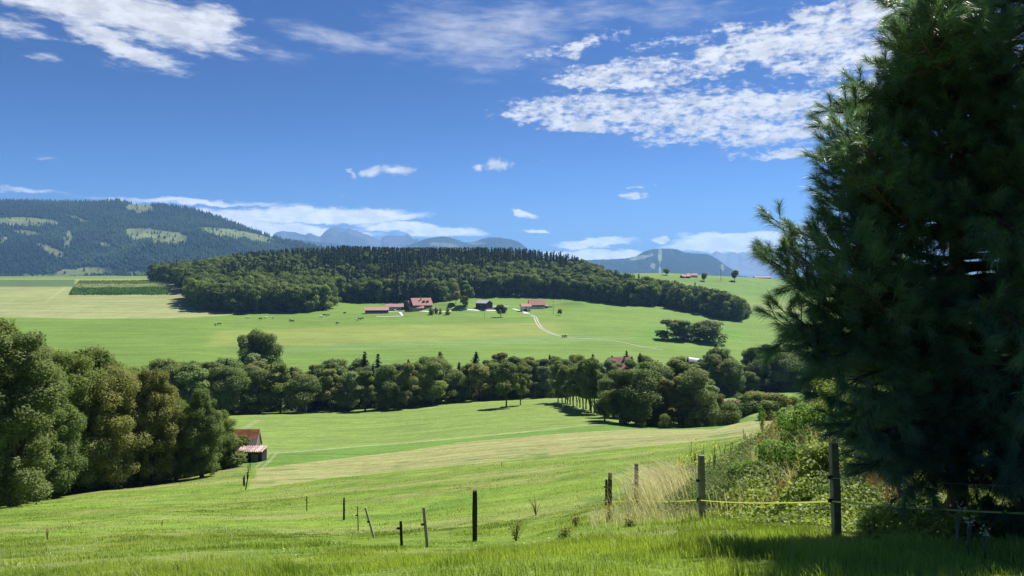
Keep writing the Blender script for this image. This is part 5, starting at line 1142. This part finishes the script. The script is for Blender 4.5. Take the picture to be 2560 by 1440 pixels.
# old posts leaning on the bank
for (u, vb, vt, w_, ln, lab) in [(1998, 1108, 1063, .2, -30, 'broad old post tilted left on top of the bramble bank'), (1996, 1078, 1046, .16, -16, 'old grey post behind the tilted broad one on the bank'), (2010, 1076, 1054, .13, -6, 'short rotten post stump right of the tilted posts'),
                             (2056, 1122, 1082, .14, 2, 'grey stub sunk in the brambles on the bank'), (2118, 1150, 1105, .13, 0, 'weathered stub among brambles right of the tallest post')]:
    post(u, vb, vt, w_, lab, GREYS, lean=ln, lo=8, hi=40, grp='old leaning posts on the bramble bank')

# ------------------------------------------------------------------ blades and leaves
def blades(x, y, hgt, wid, rng, lean=(0, 0), curl=.5, yaw=None):
    """grass blades with a bend; five corners each"""
    n = len(x); z = H(x, y) - .01; a = rng.uniform(0, 2 * np.pi, n) if yaw is None else yaw
    dx = np.cos(a) * curl * hgt * rng.uniform(.1, 1, n) + lean[0] * hgt; dy = np.sin(a) * curl * hgt * rng.uniform(.1, 1, n) + lean[1] * hgt
    wa = a + np.pi / 2 + rng.normal(size=n) * .5; wx, wy = np.cos(wa) * wid / 2, np.sin(wa) * wid / 2
    v = np.stack([np.stack([x - wx, y - wy, z], 1), np.stack([x + wx, y + wy, z], 1),
                  np.stack([x + wx * .8 + dx * .35, y + wy * .8 + dy * .35, z + hgt * .62], 1), np.stack([x - wx * .8 + dx * .35, y - wy * .8 + dy * .35, z + hgt * .62], 1),
                  np.stack([x + dx, y + dy, z + hgt * .98 - .2 * np.hypot(dx, dy)], 1)], 1).reshape(-1, 3)
    b = np.arange(n)[:, None] * 5
    return v, b + np.array([0, 1, 2, 3]), b + np.array([3, 2, 4])
GRASS = leaf_mat('grass_blade', (.085, .140, .012), (.330, .400, .075), trans=.42, rough=.45, spec=.35, objvar=0)
STRAW = leaf_mat('straw', (.40, .34, .22), (.72, .65, .48), trans=.3, rough=.6, spec=.2, objvar=0)
BRAM = leaf_mat('bramble_leaf', (.070, .120, .018), (.350, .420, .090), trans=.42, rough=.5, spec=.22, objvar=0)
YOUNGB = leaf_mat('shrub_leaf', (.07, .15, .03), (.24, .36, .08), trans=.38, objvar=0)
rng = np.random.default_rng(8)
def bank(u, d):
    """where brambles and scrub cover the ground"""
    lo_d = np.interp(u, [1640, 1700, 1760, 1850, 1950, 2050, 2150, 2300, 2450, 2600, 2900], [24, 20, 15.6, 13.2, 12.0, 10.9, 9.8, 8.6, 7.9, 7.4, 7.0])
    return (d > lo_d + .8 * fbm(u / 90, d, 2, 14)) & (d < 33) & (u > 1640)
V_, Q_, T3_, C_ = [], [], [], []; off = 0
for (d0, d1, n, h0, h1, w_) in [(4.6, 12, 170000, .035, .10, .0045), (9, 30, 200000, .035, .085, .008), (24, 60, 130000, .03, .08, .016), (48, 112, 120000, .03, .09, .030)]:
    d = np.sqrt(rng.random(n) * (d1 ** 2 - d0 ** 2) + d0 ** 2); u = rng.uniform(-160, 2760, n); x = (u - CX) / FOC * d
    tl = np.interp(u, [560, 630, 800, 1000, 1200, 1400, 1700, 1860, 2000, 2600], [1232, 1222, 1199, 1178, 1158, 1136, 1108, 1090, 1075, 1060])
    vv = HV - H(x, d) / d * FOC
    keep = ~bank(u, d) & ((vv > tl + 1.5) | (u < 640))
    x, d, u = x[keep], d[keep], u[keep]; n = len(x)
    tall = fbm(x / 1.3, d / 1.3, 3, 51) + .5 * fbm(x / 5, d / 5, 2, 52)
    h_ = rng.uniform(h0, h1, n) * np.clip(1 + 1.5 * tall + .9 * fbm(x / .4, d / .4, 2, 57), .3, 2.8)
    near_b = sm(1350, 1750, u) * (d < 18); h_ = h_ * (1 + .5 * near_b)
    v, q, t3 = blades(x, d, h_, w_ * rng.uniform(.6, 1.3, n), rng, lean=(-.15, -.05), curl=.55)
    V_.append(v); Q_.append(q + off); T3_.append(t3 + off); off += len(v)
    ti = np.clip(.50 + .80 * fbm(x / 2.6, d / 2.6, 3, 53) + .35 * fbm(x / 14, d / 14, 3, 3) + .55 * fbm(x / .45, d / .45, 2, 58) + rng.normal(size=n) * .28, 0, 1); C_.append(np.repeat(ti, 5))
o = link('grass', mesh_np('grass', np.concatenate(V_), [np.concatenate(Q_), np.concatenate(T3_)], [GRASS], {'tint': np.concatenate(C_)})); tag(o, 'bright green meadow grass on the near slope', 'grass', None, 'stuff')
# straw bents: thin seed stalks all over, thick arching tuft by the posts
def straw(name, label, n, ulo, uhi, dlo, dhi, h0, h1, wid, lean, curl, seed, mat_=STRAW, test=None):
    r = np.random.default_rng(seed); d = np.sqrt(r.random(n) * (dhi ** 2 - dlo ** 2) + dlo ** 2); u = r.uniform(ulo, uhi, n); x = (u - CX) / FOC * d
    if test is not None: k = test(u, d, x); u, d, x = u[k], d[k], x[k]
    n = len(x); h_ = r.uniform(h0, h1, n); v, q, t3 = blades(x, d, h_, wid * r.uniform(.7, 1.3, n), r, lean, curl)
    o = link(name, mesh_np(name, v, [q, t3], [mat_], {'tint': np.repeat(r.random(n), 5)})); tag(o, label, 'grass', None, 'stuff'); return o
straw('dry_grass', 'tall bleached grass arching between the left fence posts', 14000, 1490, 1780, 16.5, 27, .35, 1.55, .009, (-.55, -.1), .45, 61, test=lambda u, d, x: np.random.default_rng(1).random(len(u)) < np.exp(-((u - 1668) / 62) ** 2 - ((d - 21.5) / 4) ** 2) * (.55 + 1.2 * np.clip(fbm(x / .8, d / .8, 2, 6) + .3, 0, 1)))
straw('dry_grass', 'scattered dry seed stalks over the meadow', 2600, -100, 2050, 5, 60, .18, .42, .005, (-.2, 0), .5, 62, test=lambda u, d, x: (~bank(u, d)) & (fbm(x / 3, d / 3, 3, 7) > .02))
straw('dry_grass', 'pale dry stalks mixed through the brambles on the slope', 5200, 1720, 2110, 14.5, 26, .25, 1.0, .008, (-.3, -.1), .5, 66, test=lambda u, d, x: bank(u, d) & (fbm(x / 1.7, d / 1.7, 3, 16) > .02))
straw('dry_grass', 'low pale tufts at the foot of the posts', 2600, 1480, 1800, 14.5, 22, .1, .4, .007, (-.3, 0), .7, 63)
straw('dry_grass', 'reddish brown dead stalks on the crest of the bank', 1700, 1860, 2030, 19, 27, .35, 1.05, .010, (-.1, 0), .5, 64, leaf_mat('rust_stalk', (.20, .10, .06), (.42, .27, .17), trans=.2, objvar=0), test=lambda u, d, x: np.random.default_rng(2).random(len(u)) < .75 * np.exp(-((u - 1940) / 38) ** 2))
straw('dry_grass', 'brown dead stems under the pine on the bank', 500, 2170, 2250, 12.5, 15, .2, .6, .009, (-.1, 0), .5, 65, MATS.get('x') or bpy.data.materials['rust_stalk'])
# bramble cover: leaves spread through a shallow tangled layer
n = 210000
d = np.exp(rng.uniform(math.log(6.8), math.log(32), n)); u = rng.uniform(1620, 2760, n); k = bank(u, d); d, u = d[k], u[k]; x = (u - CX) / FOC * d; n = len(x)
bumpy = .55 + .95 * fbm(x / 1.1, d / 1.1, 3, 81) + .4 * fbm(x / .35, d / .35, 2, 82)
low = np.clip((d - np.interp(u, [1640, 1760, 1950, 2150, 2450, 2900], [24, 15.6, 12, 9.8, 7.9, 7])) / 1.5, .25, 1)
hh_ = np.clip(bumpy, .05, 1.7) * .62 * low
z = H(x, d) + hh_ * (1 - .55 * rng.random(n) ** 1.6) + .015
nn = rng.normal(size=(n, 3)) * .55 + np.array([-.1, -.25, .9]); s_ = np.where(d < 13, .052, .070) * rng.uniform(.7, 1.3, n)
v, f = rot_quads(np.stack([x, d, z], 1), nn, s_, rng, .78, .22)
ti = np.clip(.5 + .9 * fbm(x / 1.6, d / 1.6, 3, 83) + rng.normal(size=n) * .22, 0, 1)
o = link('brambles', mesh_np('brambles', v, f, [BRAM], {'tint': np.repeat(ti, 4)})); tag(o, 'tangled bramble leaves covering the bank behind the fence', 'brambles', None, 'stuff')
# autumn tinted leaves in one patch
n = 3200; d = rng.uniform(13.5, 19, n); u = rng.normal(1985, 55, n); x = (u - CX) / FOC * d; z = H(x, d) + np.clip(.55 + .55 * fbm(x / 1.1, d / 1.1, 3, 81), .1, 1.4) * .55 + rng.uniform(-.05, .04, n)
v, f = rot_quads(np.stack([x, d, z], 1), rng.normal(size=(n, 3)) * .5 + [-.1, -.2, .9], .055, rng, .8, .2)
o = link('brambles', mesh_np('brambles', v, f, [leaf_mat('bronze_leaf', (.16, .12, .03), (.34, .26, .09), trans=.3, objvar=0)], {'tint': np.repeat(rng.random(n), 4)})); tag(o, 'yellowish bronze bramble leaves in the middle of the bank', 'brambles', None, 'stuff')
# a few leafy shrubs standing out of the bank
for i, (u, d, h_, lab) in enumerate([(2010, 19.5, 1.3, 'bright leafy shrub in the middle of the bank crest'), (2085, 20.5, 1.6, 'leafy shrub at the foot of the tall sapling'), (1955, 17.5, .9, 'low dark shrub below the reddish stalks'), (2150, 19, 1.5, 'leafy shrub on the bank at the pine edge'), (1880, 17.5, .8, 'small round shrub at the left end of the bank'), (2060, 15.0, .9, 'low shrub left of the tallest near post')]):
    x_, y_, z_ = P(u, d); c_, L1, r1 = make_crown(1500 + i, h_ * .62, h_, .02, 12, 2600, .075, [YOUNGB, BRAM][i % 2], (.3, .5), 'round')
    o = thing('shrub', lab, 'shrub', (x_, y_, z_), 0, 'shrubs on the bramble bank'); link('crown', c_, o); link('trunk', make_trunk(1500 + i, L1, r1, h_, .05, .02, BARK, 8), o)
# grey green weeds left of the brambles
n = 20000; d = rng.uniform(16.5, 25, n); u = 1640 + 240 * rng.beta(1.6, 1.5, n); x = (u - CX) / FOC * d; hm_ = .30 + .45 * sm(1650, 1800, u) + .35 * fbm(x / .8, d / .8, 3, 87)
z = H(x, d) + np.clip(hm_, .1, 1.4) * rng.random(n) ** .7
v, f = rot_quads(np.stack([x, d, z], 1), rng.normal(size=(n, 3)) + [0, 0, .5], .06, rng, .4, .2)
o = link('weeds', mesh_np('weeds', v, f, [leaf_mat('weed_leaf', (.07, .12, .04), (.20, .26, .11), trans=.3, objvar=0)], {'tint': np.repeat(rng.random(n), 4)})); tag(o, 'grey green weeds standing between dry grass and brambles', 'weeds', None, 'stuff')

n = 2600; d = np.sqrt(rng.random(n) * (55 ** 2 - 5 ** 2) + 25); u = rng.uniform(-100, 2300, n); x = (u - CX) / FOC * d; k = ~bank(u, d) & (fbm(x / 4, d / 4, 3, 95) > .12); x, d = x[k], d[k]; n = len(x)
v, f = rot_quads(np.stack([x, d, H(x, d) + rng.uniform(.05, .13, n)], 1), rng.normal(size=(n, 3)) * .4 + [0, 0, 1], .028, rng, .9, .1)
o = link('clover_flowers', mesh_np('clover_flowers', v, f, [leaf_mat('clover', (.55, .55, .42), (.80, .80, .70), trans=.3, objvar=0)], {'tint': np.repeat(rng.random(n), 4)})); tag(o, 'tiny pale clover and daisy heads dotted through the meadow', 'flowers', None, 'stuff')

# ------------------------------------------------------------------ single herbs
def herb(u, vb, vt, kind, name, label, cat, seed, lo=4, hi=60, grp=None):
    r = np.random.default_rng(seed); x, y, z = at_base(u, vb, lo, hi); h = (vb - vt) / FOC * y
    o = thing(name, label, cat, (x, y, z), 0, grp); mb = MB(); tips = []
    ns = {'primrose': 5, 'spike': 2, 'thistle': 9, 'ragwort': 8, 'sapling': 3, 'umbel': 3, 'dock': 6}[kind]
    for i in range(ns):
        a_ = r.uniform(0, 6.28); sp_ = {'thistle': .55, 'ragwort': .4, 'sapling': .22, 'primrose': .22}.get(kind, .15) * h; hi_ = h * r.uniform(.65, 1)
        b_ = (math.cos(a_) * sp_ * r.random(), math.sin(a_) * sp_ * r.random(), hi_); mb.tube([(0, 0, -.05), (b_[0] * .35, b_[1] * .35, hi_ * .5), b_], [h * .012 + .002, h * .008 + .002, .002], 5); tips.append(b_)
    sm_ = {'thistle': 'brown_stem', 'dock': 'brown_stem', 'umbel': 'pale_stem', 'ragwort': 'brown_stem'}.get(kind, 'green_stem')
    mb.build('stem', mat(sm_, {'brown_stem': (.13, .07, .05), 'pale_stem': (.20, .18, .13), 'green_stem': (.10, .15, .05)}[sm_], .8), o)
    T_ = np.array(tips)
    def lf(nm, n, size, mt, spread, zlo, zhi, asp=.4):
        k_ = r.integers(len(T_), size=n); s = r.uniform(zlo, zhi, n)[:, None]; c = T_[k_] * np.concatenate([s, s, s], 1) * np.array([1, 1, 1]); c[:, :2] *= 1.0; c = c + r.normal(size=(n, 3)) * spread
        v_, f_ = rot_quads(c, r.normal(size=(n, 3)) + [0, -.3, .4], size, r, asp, .2); link(nm, mesh_np(nm, v_, f_, [mt], {'tint': np.repeat(r.random(n), 4)}), o)
    G_ = bpy.data.materials['weed_leaf']; Y_ = PETAL
    if kind == 'primrose': lf('foliage', 150, .07, G_, .04, .15, .85, .3); lf('blossom', 34, .055, Y_, .035, .92, 1.02, .8)
    if kind == 'spike': lf('foliage', 130, .035, DARKSEED, .012, .55, 1.0, .5); lf('foliage', 40, .06, G_, .03, .05, .5, .3)  # first mesh is the dark seed head, second one the leaves
    if kind == 'thistle': lf('foliage', 120, .05, bpy.data.materials['rust_stalk'], .03, .3, 1, .25)
    if kind == 'ragwort': lf('blossom', 90, .03, OCHRE, .06, .7, 1.05, .7); lf('foliage', 160, .06, G_, .05, .1, .85, .3)
    if kind == 'dock': lf('foliage', 160, .025, bpy.data.materials['rust_stalk'], .02, .4, 1, .6)
    if kind == 'sapling': lf('foliage', 420, .085, YOUNG, .05, .15, 1.0, .5)
    if kind == 'umbel': lf('blossom', 26, .022, STRAW, .02, .97, 1.02, .7)
PETAL = leaf_mat('yellow_petal', (.75, .66, .04), (.9, .82, .12), trans=.3, objvar=0); OCHRE = leaf_mat('ochre_flower', (.36, .20, .05), (.56, .40, .09), trans=.3, objvar=0); DARKSEED = leaf_mat('dark_seed', (.04, .05, .025), (.09, .11, .05), trans=.1, objvar=0); YOUNG = leaf_mat('young_leaf', (.10, .20, .035), (.26, .38, .08), trans=.4, objvar=0)
G1 = 'yellow flowering weeds by the bank'; G2 = 'dark seed spikes by the bank'
for i, (u, vb, vt, lab) in enumerate([(1738, 1190, 1098, 'tall yellow flowered weed just left of the middle of the scrub'), (1755, 1195, 1104, 'yellow flowered weed right above the thick grey post'), (1786, 1190, 1100, 'rightmost tall yellow flowered weed'), (1695, 1215, 1130, 'low yellow flowered weed at the dry grass'),
                                      (1708, 1220, 1134, 'low yellow flowered weed next to the dry grass edge'), (1772, 1215, 1125, 'lower yellow flowered weed beside the grey post'), (1726, 1215, 1130, 'short yellow flowered weed behind the grey post')]):
    herb(u, vb, vt, 'primrose', 'flowering_weed', lab, 'wildflower', 900 + i, 12, 30, G1)
for i, (u, vb, vt) in enumerate([(1731, 1180, 1100), (1758, 1180, 1095), (1808, 1170, 1086), (1829, 1165, 1090), (1864, 1150, 1072), (1849, 1160, 1106), (1624, 1200, 1150), (1668, 1200, 1146)]):
    herb(u, vb, vt, 'spike', 'seed_spike', '%s dark seed spike from the left at the scrub edge' % nth([2, 3, 4, 5, 7, 6, 0, 1][i] + 1), 'weed', 930 + i, 12, 34, G2)
herb(1340, 1288, 1240, 'thistle', 'dead_thistle', 'brown dead thistle standing alone in the meadow', 'thistle', 950)
herb(1290, 1352, 1292, 'ragwort', 'ragwort', 'rusty orange weed right of the thick black post', 'weed', 951); herb(1522, 1305, 1266, 'ragwort', 'ragwort', 'orange flowering weed before the two close posts', 'weed', 952); herb(1412, 1345, 1320, 'ragwort', 'ragwort', 'low orange weed in the foreground grass', 'weed', 953)
herb(1440, 1318, 1288, 'ragwort', 'ragwort', 'small orange weed left of the post pair', 'weed', 957); herb(1575, 1316, 1294, 'ragwort', 'ragwort', 'small orange weed below the brown post', 'weed', 958)
herb(118, 1350, 1318, 'dock', 'dock_plant', 'reddish dock stalk in the grass at far left', 'weed', 954); herb(405, 1318, 1298, 'dock', 'dock_plant', 'small reddish dock stalk in the left meadow', 'weed', 955); herb(1255, 1170, 1152, 'dock', 'dock_plant', 'small brown dock at the upper meadow edge', 'weed', 956, 40, 120)
herb(2072, 1100, 955, 'sapling', 'sapling', 'tall bright green sapling on the bank before the oak', 'sapling', 960, 10, 35); herb(1906, 1100, 1008, 'sapling', 'sapling', 'slender bright sapling at the left crest of the bank', 'sapling', 961, 10, 35); herb(2095, 1110, 1000, 'sapling', 'sapling', 'leafy shoot right of the tall sapling', 'sapling', 962, 10, 35)
for i, (u, vb, vt, lab) in enumerate([(2392, 1375, 1240, 'pale dry umbel stem under the pine, left one'), (2421, 1390, 1290, 'pale dry umbel stem under the pine, middle one'), (2462, 1400, 1325, 'pale dry umbel stem under the pine, right one'), (2352, 1330, 1245, 'thin dry stem left of the umbels under the pine')]):
    herb(u, vb, vt, 'umbel', 'dry_umbel', lab, 'dry stem', 970 + i, 4, 20, 'dry umbel stems in the pine shade')

# ------------------------------------------------------------------ the long needled pine
pr = np.random.default_rng(2024)
px, py = (2392 - CX) / FOC * 9.6, 9.6; pz = float(H(np.array([px]), np.array([py]))[0])
pine = thing('pine_tree', 'large dark long needled pine filling the right side of the picture', 'pine tree', (0, 0, 0))
TR = [Vector((px - .02, py, pz - .3)), Vector((px, py, pz + .3)), Vector((px + .03, py, pz + 1.5)), Vector((px + .02, py + .05, pz + 3.5)), Vector((px + .1, py + .05, pz + 6.5)), Vector((px + .1, py, pz + 8.3)), Vector((px + .12, py, pz + 9.6))]
MB().tube(TR, [.14, .115, .105, .09, .07, .035, .012], 12).build('trunk', mat('pine_bark', (.17, .085, .055), .95, .45, 9.0, .1, bump=.9, bscale=25), pine, smooth=True)
PBARK = mat('pine_twig', (.085, .058, .042), .9, .3, 12.0, .15)
def at(u, v, d): return Vector(((u - CX) / FOC * d, d, -(v - HV) / FOC * d))
limbs = []
tips = [(1926, 650, 9.0), (1982, 566, 9.2), (2062, 475, 9.0), (1982, 700, 8.8), (2000, 640, 8.9), (2110, 520, 8.8), (2128, 560, 8.4), (2092, 372, 9.0), (2108, 268, 9.3), (2140, 205, 9.4), (2215, 165, 9.3), (2235, 190, 9.0), (2282, 140, 9.2), (2310, 115, 9.6), (2360, 100, 9.4), (2150, 300, 8.8), (2112, 330, 8.8),
        (2280, 6, 8.0), (2330, 40, 7.8), (2300, 90, 7.6), (2380, 60, 7.8), (2450, 110, 8.2), (1988, 792, 8.6), (1982, 830, 8.6), (2010, 862, 8.4), (2075, 900, 8.2), (2122, 962, 8.0), (2128, 1055, 8.0), (2165, 1110, 8.1), (2190, 1160, 8.1), (2240, 1185, 8.3), (2290, 1205, 8.5),
        (2110, 440, 8.6), (2105, 405, 8.3), (2060, 600, 8.6), (2050, 740, 8.3), (2120, 640, 8.0), (2150, 700, 7.8), (2180, 460, 8.0), (2160, 360, 8.0)]
trunk_x = px
for (u, v, d) in tips:
    tip = at(u, v, d)
    droop = v > 820
    if v < 130 and d < 8.5: base = Vector((px + .1, py - .1, tip.z + .15 + .15 * pr.random()))
    else: base = Vector((px, py, max(pz + 1.0, tip.z - (.10 if droop else .55) * abs(px - tip.x) * .6 + pr.normal() * .1)))
    limbs.append((base, tip, 'd' if droop else 'u'))
env_v = [-900, -300, 0, 150, 250, 370, 440, 640, 800, 950, 1100, 1200, 1260]; env_u = [2350, 2320, 2330, 2260, 2130, 2090, 2130, 2040, 2020, 2110, 2130, 2270, 2330]
for i in range(190):
    zt = pz + .9 + 7.6 * pr.random() ** 1.15; a_ = pr.uniform(0, 2 * math.pi)
    vr = HV - zt / 9.6 * FOC; R_ = (2392 - np.interp(vr, env_v, env_u)) / FOC * 9.6
    if math.sin(a_) < -.3: R_ = min(R_ * 1.0, 2.5)
    if math.cos(a_) > 0: R_ = max(R_, 2.4)
    R_ *= pr.uniform(.6, .93) * min(1.0, max(.35, (pz + 9.8 - zt) / 3.6))
    b = Vector((px, py, zt)); up_ = .12 if zt > pz + 3.2 else -.12
    limbs.append((b, b + Vector((math.cos(a_) * R_, math.sin(a_) * R_, R_ * (up_ + pr.normal() * .12))), 'u' if up_ > 0 else 'd'))
for i in range(64):                                     # lower boughs towards the eye and to the right, hanging low
    zt = pz + 1.0 + 5.0 * (i + pr.random()) / 64; a_ = pr.uniform(-1.9, .5); R_ = pr.uniform(1.5, 2.5); b = Vector((px, py, zt))
    limbs.append((b, b + Vector((math.cos(a_) * R_, math.sin(a_) * R_, R_ * (-.16 + pr.normal() * .08))), 'd'))
shoots = []    # (start, end, bend)
def bez(a_, c_, b_, t_): return a_ * (1 - t_) ** 2 + c_ * 2 * t_ * (1 - t_) + b_ * t_ ** 2
twig = MB()
for li, (b, tip, md) in enumerate(limbs):
    L0 = (tip - b).length; mid = b.lerp(tip, .55) + Vector((0, 0, (-.16 if md == 'u' else .14) * L0)); k = 8
    P_ = [bez(b, mid, tip, i / k) for i in range(k + 1)]; r0 = .018 + .012 * L0
    if li < 40: MB().tube(P_, [r0 * (1 - .82 * i / k) for i in range(k + 1)], 6).build('branch', PBARK, pine)
    else: twig.tube(P_, [r0 * (1 - .82 * i / k) for i in range(k + 1)], 5)
    ax = (P_[-1] - P_[-2]).normalized(); shoots.append((P_[-1] - ax * .10, P_[-1] + ax * .10, md))
    nb = int(7 + 7.5 * L0)
    for j in range(nb):
        t_ = .16 + .84 * (j + pr.random()) / nb; s = bez(b, mid, tip, min(t_, .99)); tg = (bez(b, mid, tip, min(t_ + .03, 1)) - bez(b, mid, tip, t_ - .03)).normalized()
        side = tg.cross(Vector((0, 0, 1))); side = side.normalized() if side.length > .05 else Vector((1, 0, 0)); upv = side.cross(tg)
        ph = pr.uniform(-.9, .9) + (0 if j % 2 else math.pi); lat = side * math.cos(ph) + upv * math.sin(ph) * .8
        ln = (.28 + .42 * L0 / 2.5) * pr.uniform(.5, 1.1) * (1.12 - .55 * t_)
        e = s + (tg * .75 + lat * .75 + Vector((0, 0, .28 if md == 'u' else -.1))).normalized() * ln
        c_ = s.lerp(e, .55) - Vector((0, 0, .12 * ln)); twig.tube([s, c_, e], [.008, .0055, .004], 4, cap=False)
        dr = (e - c_).normalized(); shoots.append((e - dr * .14, e + dr * .07, md))
        if ln > .3:
            for q in range(2):
                s2 = bez(s, c_, e, pr.uniform(.35, .75)); e2 = s2 + (dr + Vector(pr.normal(size=3)) * .6 + Vector((0, 0, .25 if md == 'u' else -.1))).normalized() * ln * .42
                twig.tube([s2, e2], [.004, .003], 3, cap=False); d2 = (e2 - s2).normalized(); shoots.append((e2 - d2 * .12, e2 + d2 * .06, md))
me = bpy.data.meshes.new('branchlets'); me.from_pydata(twig.v, [], twig.f); me.materials.append(PBARK); link('twigs', me, pine)
S0 = np.array([s[0] for s in shoots]); S1 = np.array([s[1] for s in shoots]); print('shoots', len(shoots))
m = 112; N = len(S0); idx_ = np.repeat(np.arange(N), m); tt_ = pr.random(N * m) ** .75
ax = S1 - S0; ax /= np.linalg.norm(ax, axis=1, keepdims=True); ax = ax[idx_]; base_ = S0[idx_] + (S1 - S0)[idx_] * tt_[:, None]
rd = pr.normal(size=(N * m, 3)); rd -= ax * (rd * ax).sum(1, keepdims=True); rd /= np.linalg.norm(rd, axis=1, keepdims=True)
phi = np.radians(pr.uniform(16, 52, N * m) * (1.2 - .55 * tt_)); dr = ax * np.cos(phi)[:, None] + rd * np.sin(phi)[:, None]
ln = pr.uniform(.12, .205, N * m)[:, None]; g = np.array([0, 0, -1.0])
midp = base_ + (dr + g * .06) * ln * .5; endp = midp + (dr + g * (.32 + .38 * pr.random((N * m, 1)))) * ln * .5
wv = np.cross(dr, pr.normal(size=dr.shape)); wv /= np.linalg.norm(wv, axis=1, keepdims=True); wv *= .0018
Vn = np.stack([base_ - wv, base_ + wv, midp + wv * .9, midp - wv * .9, endp], 1).reshape(-1, 3); bi = np.arange(N * m)[:, None] * 5
NEED = leaf_mat('pine_needle', (.055, .115, .075), (.205, .300, .165), trans=.32, rough=.38, spec=.5, objvar=0)
link('crown', mesh_np('crown', Vn, [bi + np.array([0, 1, 2, 3]), bi + np.array([3, 2, 4])], [NEED], {'tint': np.repeat(np.clip(pr.random(N)[idx_] * .6 + pr.random(N * m) * .4, 0, 1), 5)}), pine)
# ------------------------------------------------------------------ air
hz = MB().box(-26000, 30000, -60, 23500, -420, 1175).build('haze', None)
hm = bpy.data.materials.new('air'); hm.use_nodes = True; t = NT(hm.node_tree); hm.node_tree.nodes.clear()
pv = t.add('ShaderNodeVolumePrincipled'); pv.inputs['Color'].default_value = (0.30, 0.57, 1.0, 1); pv.inputs['Density'].default_value = 0.000066
pv.inputs['Anisotropy'].default_value = 0.15
mo = t.add('ShaderNodeOutputMaterial'); t.l.new(pv.outputs[0], mo.inputs['Volume'])
hz.data.materials.append(hm); tag(hz, None, None, None, 'stuff')
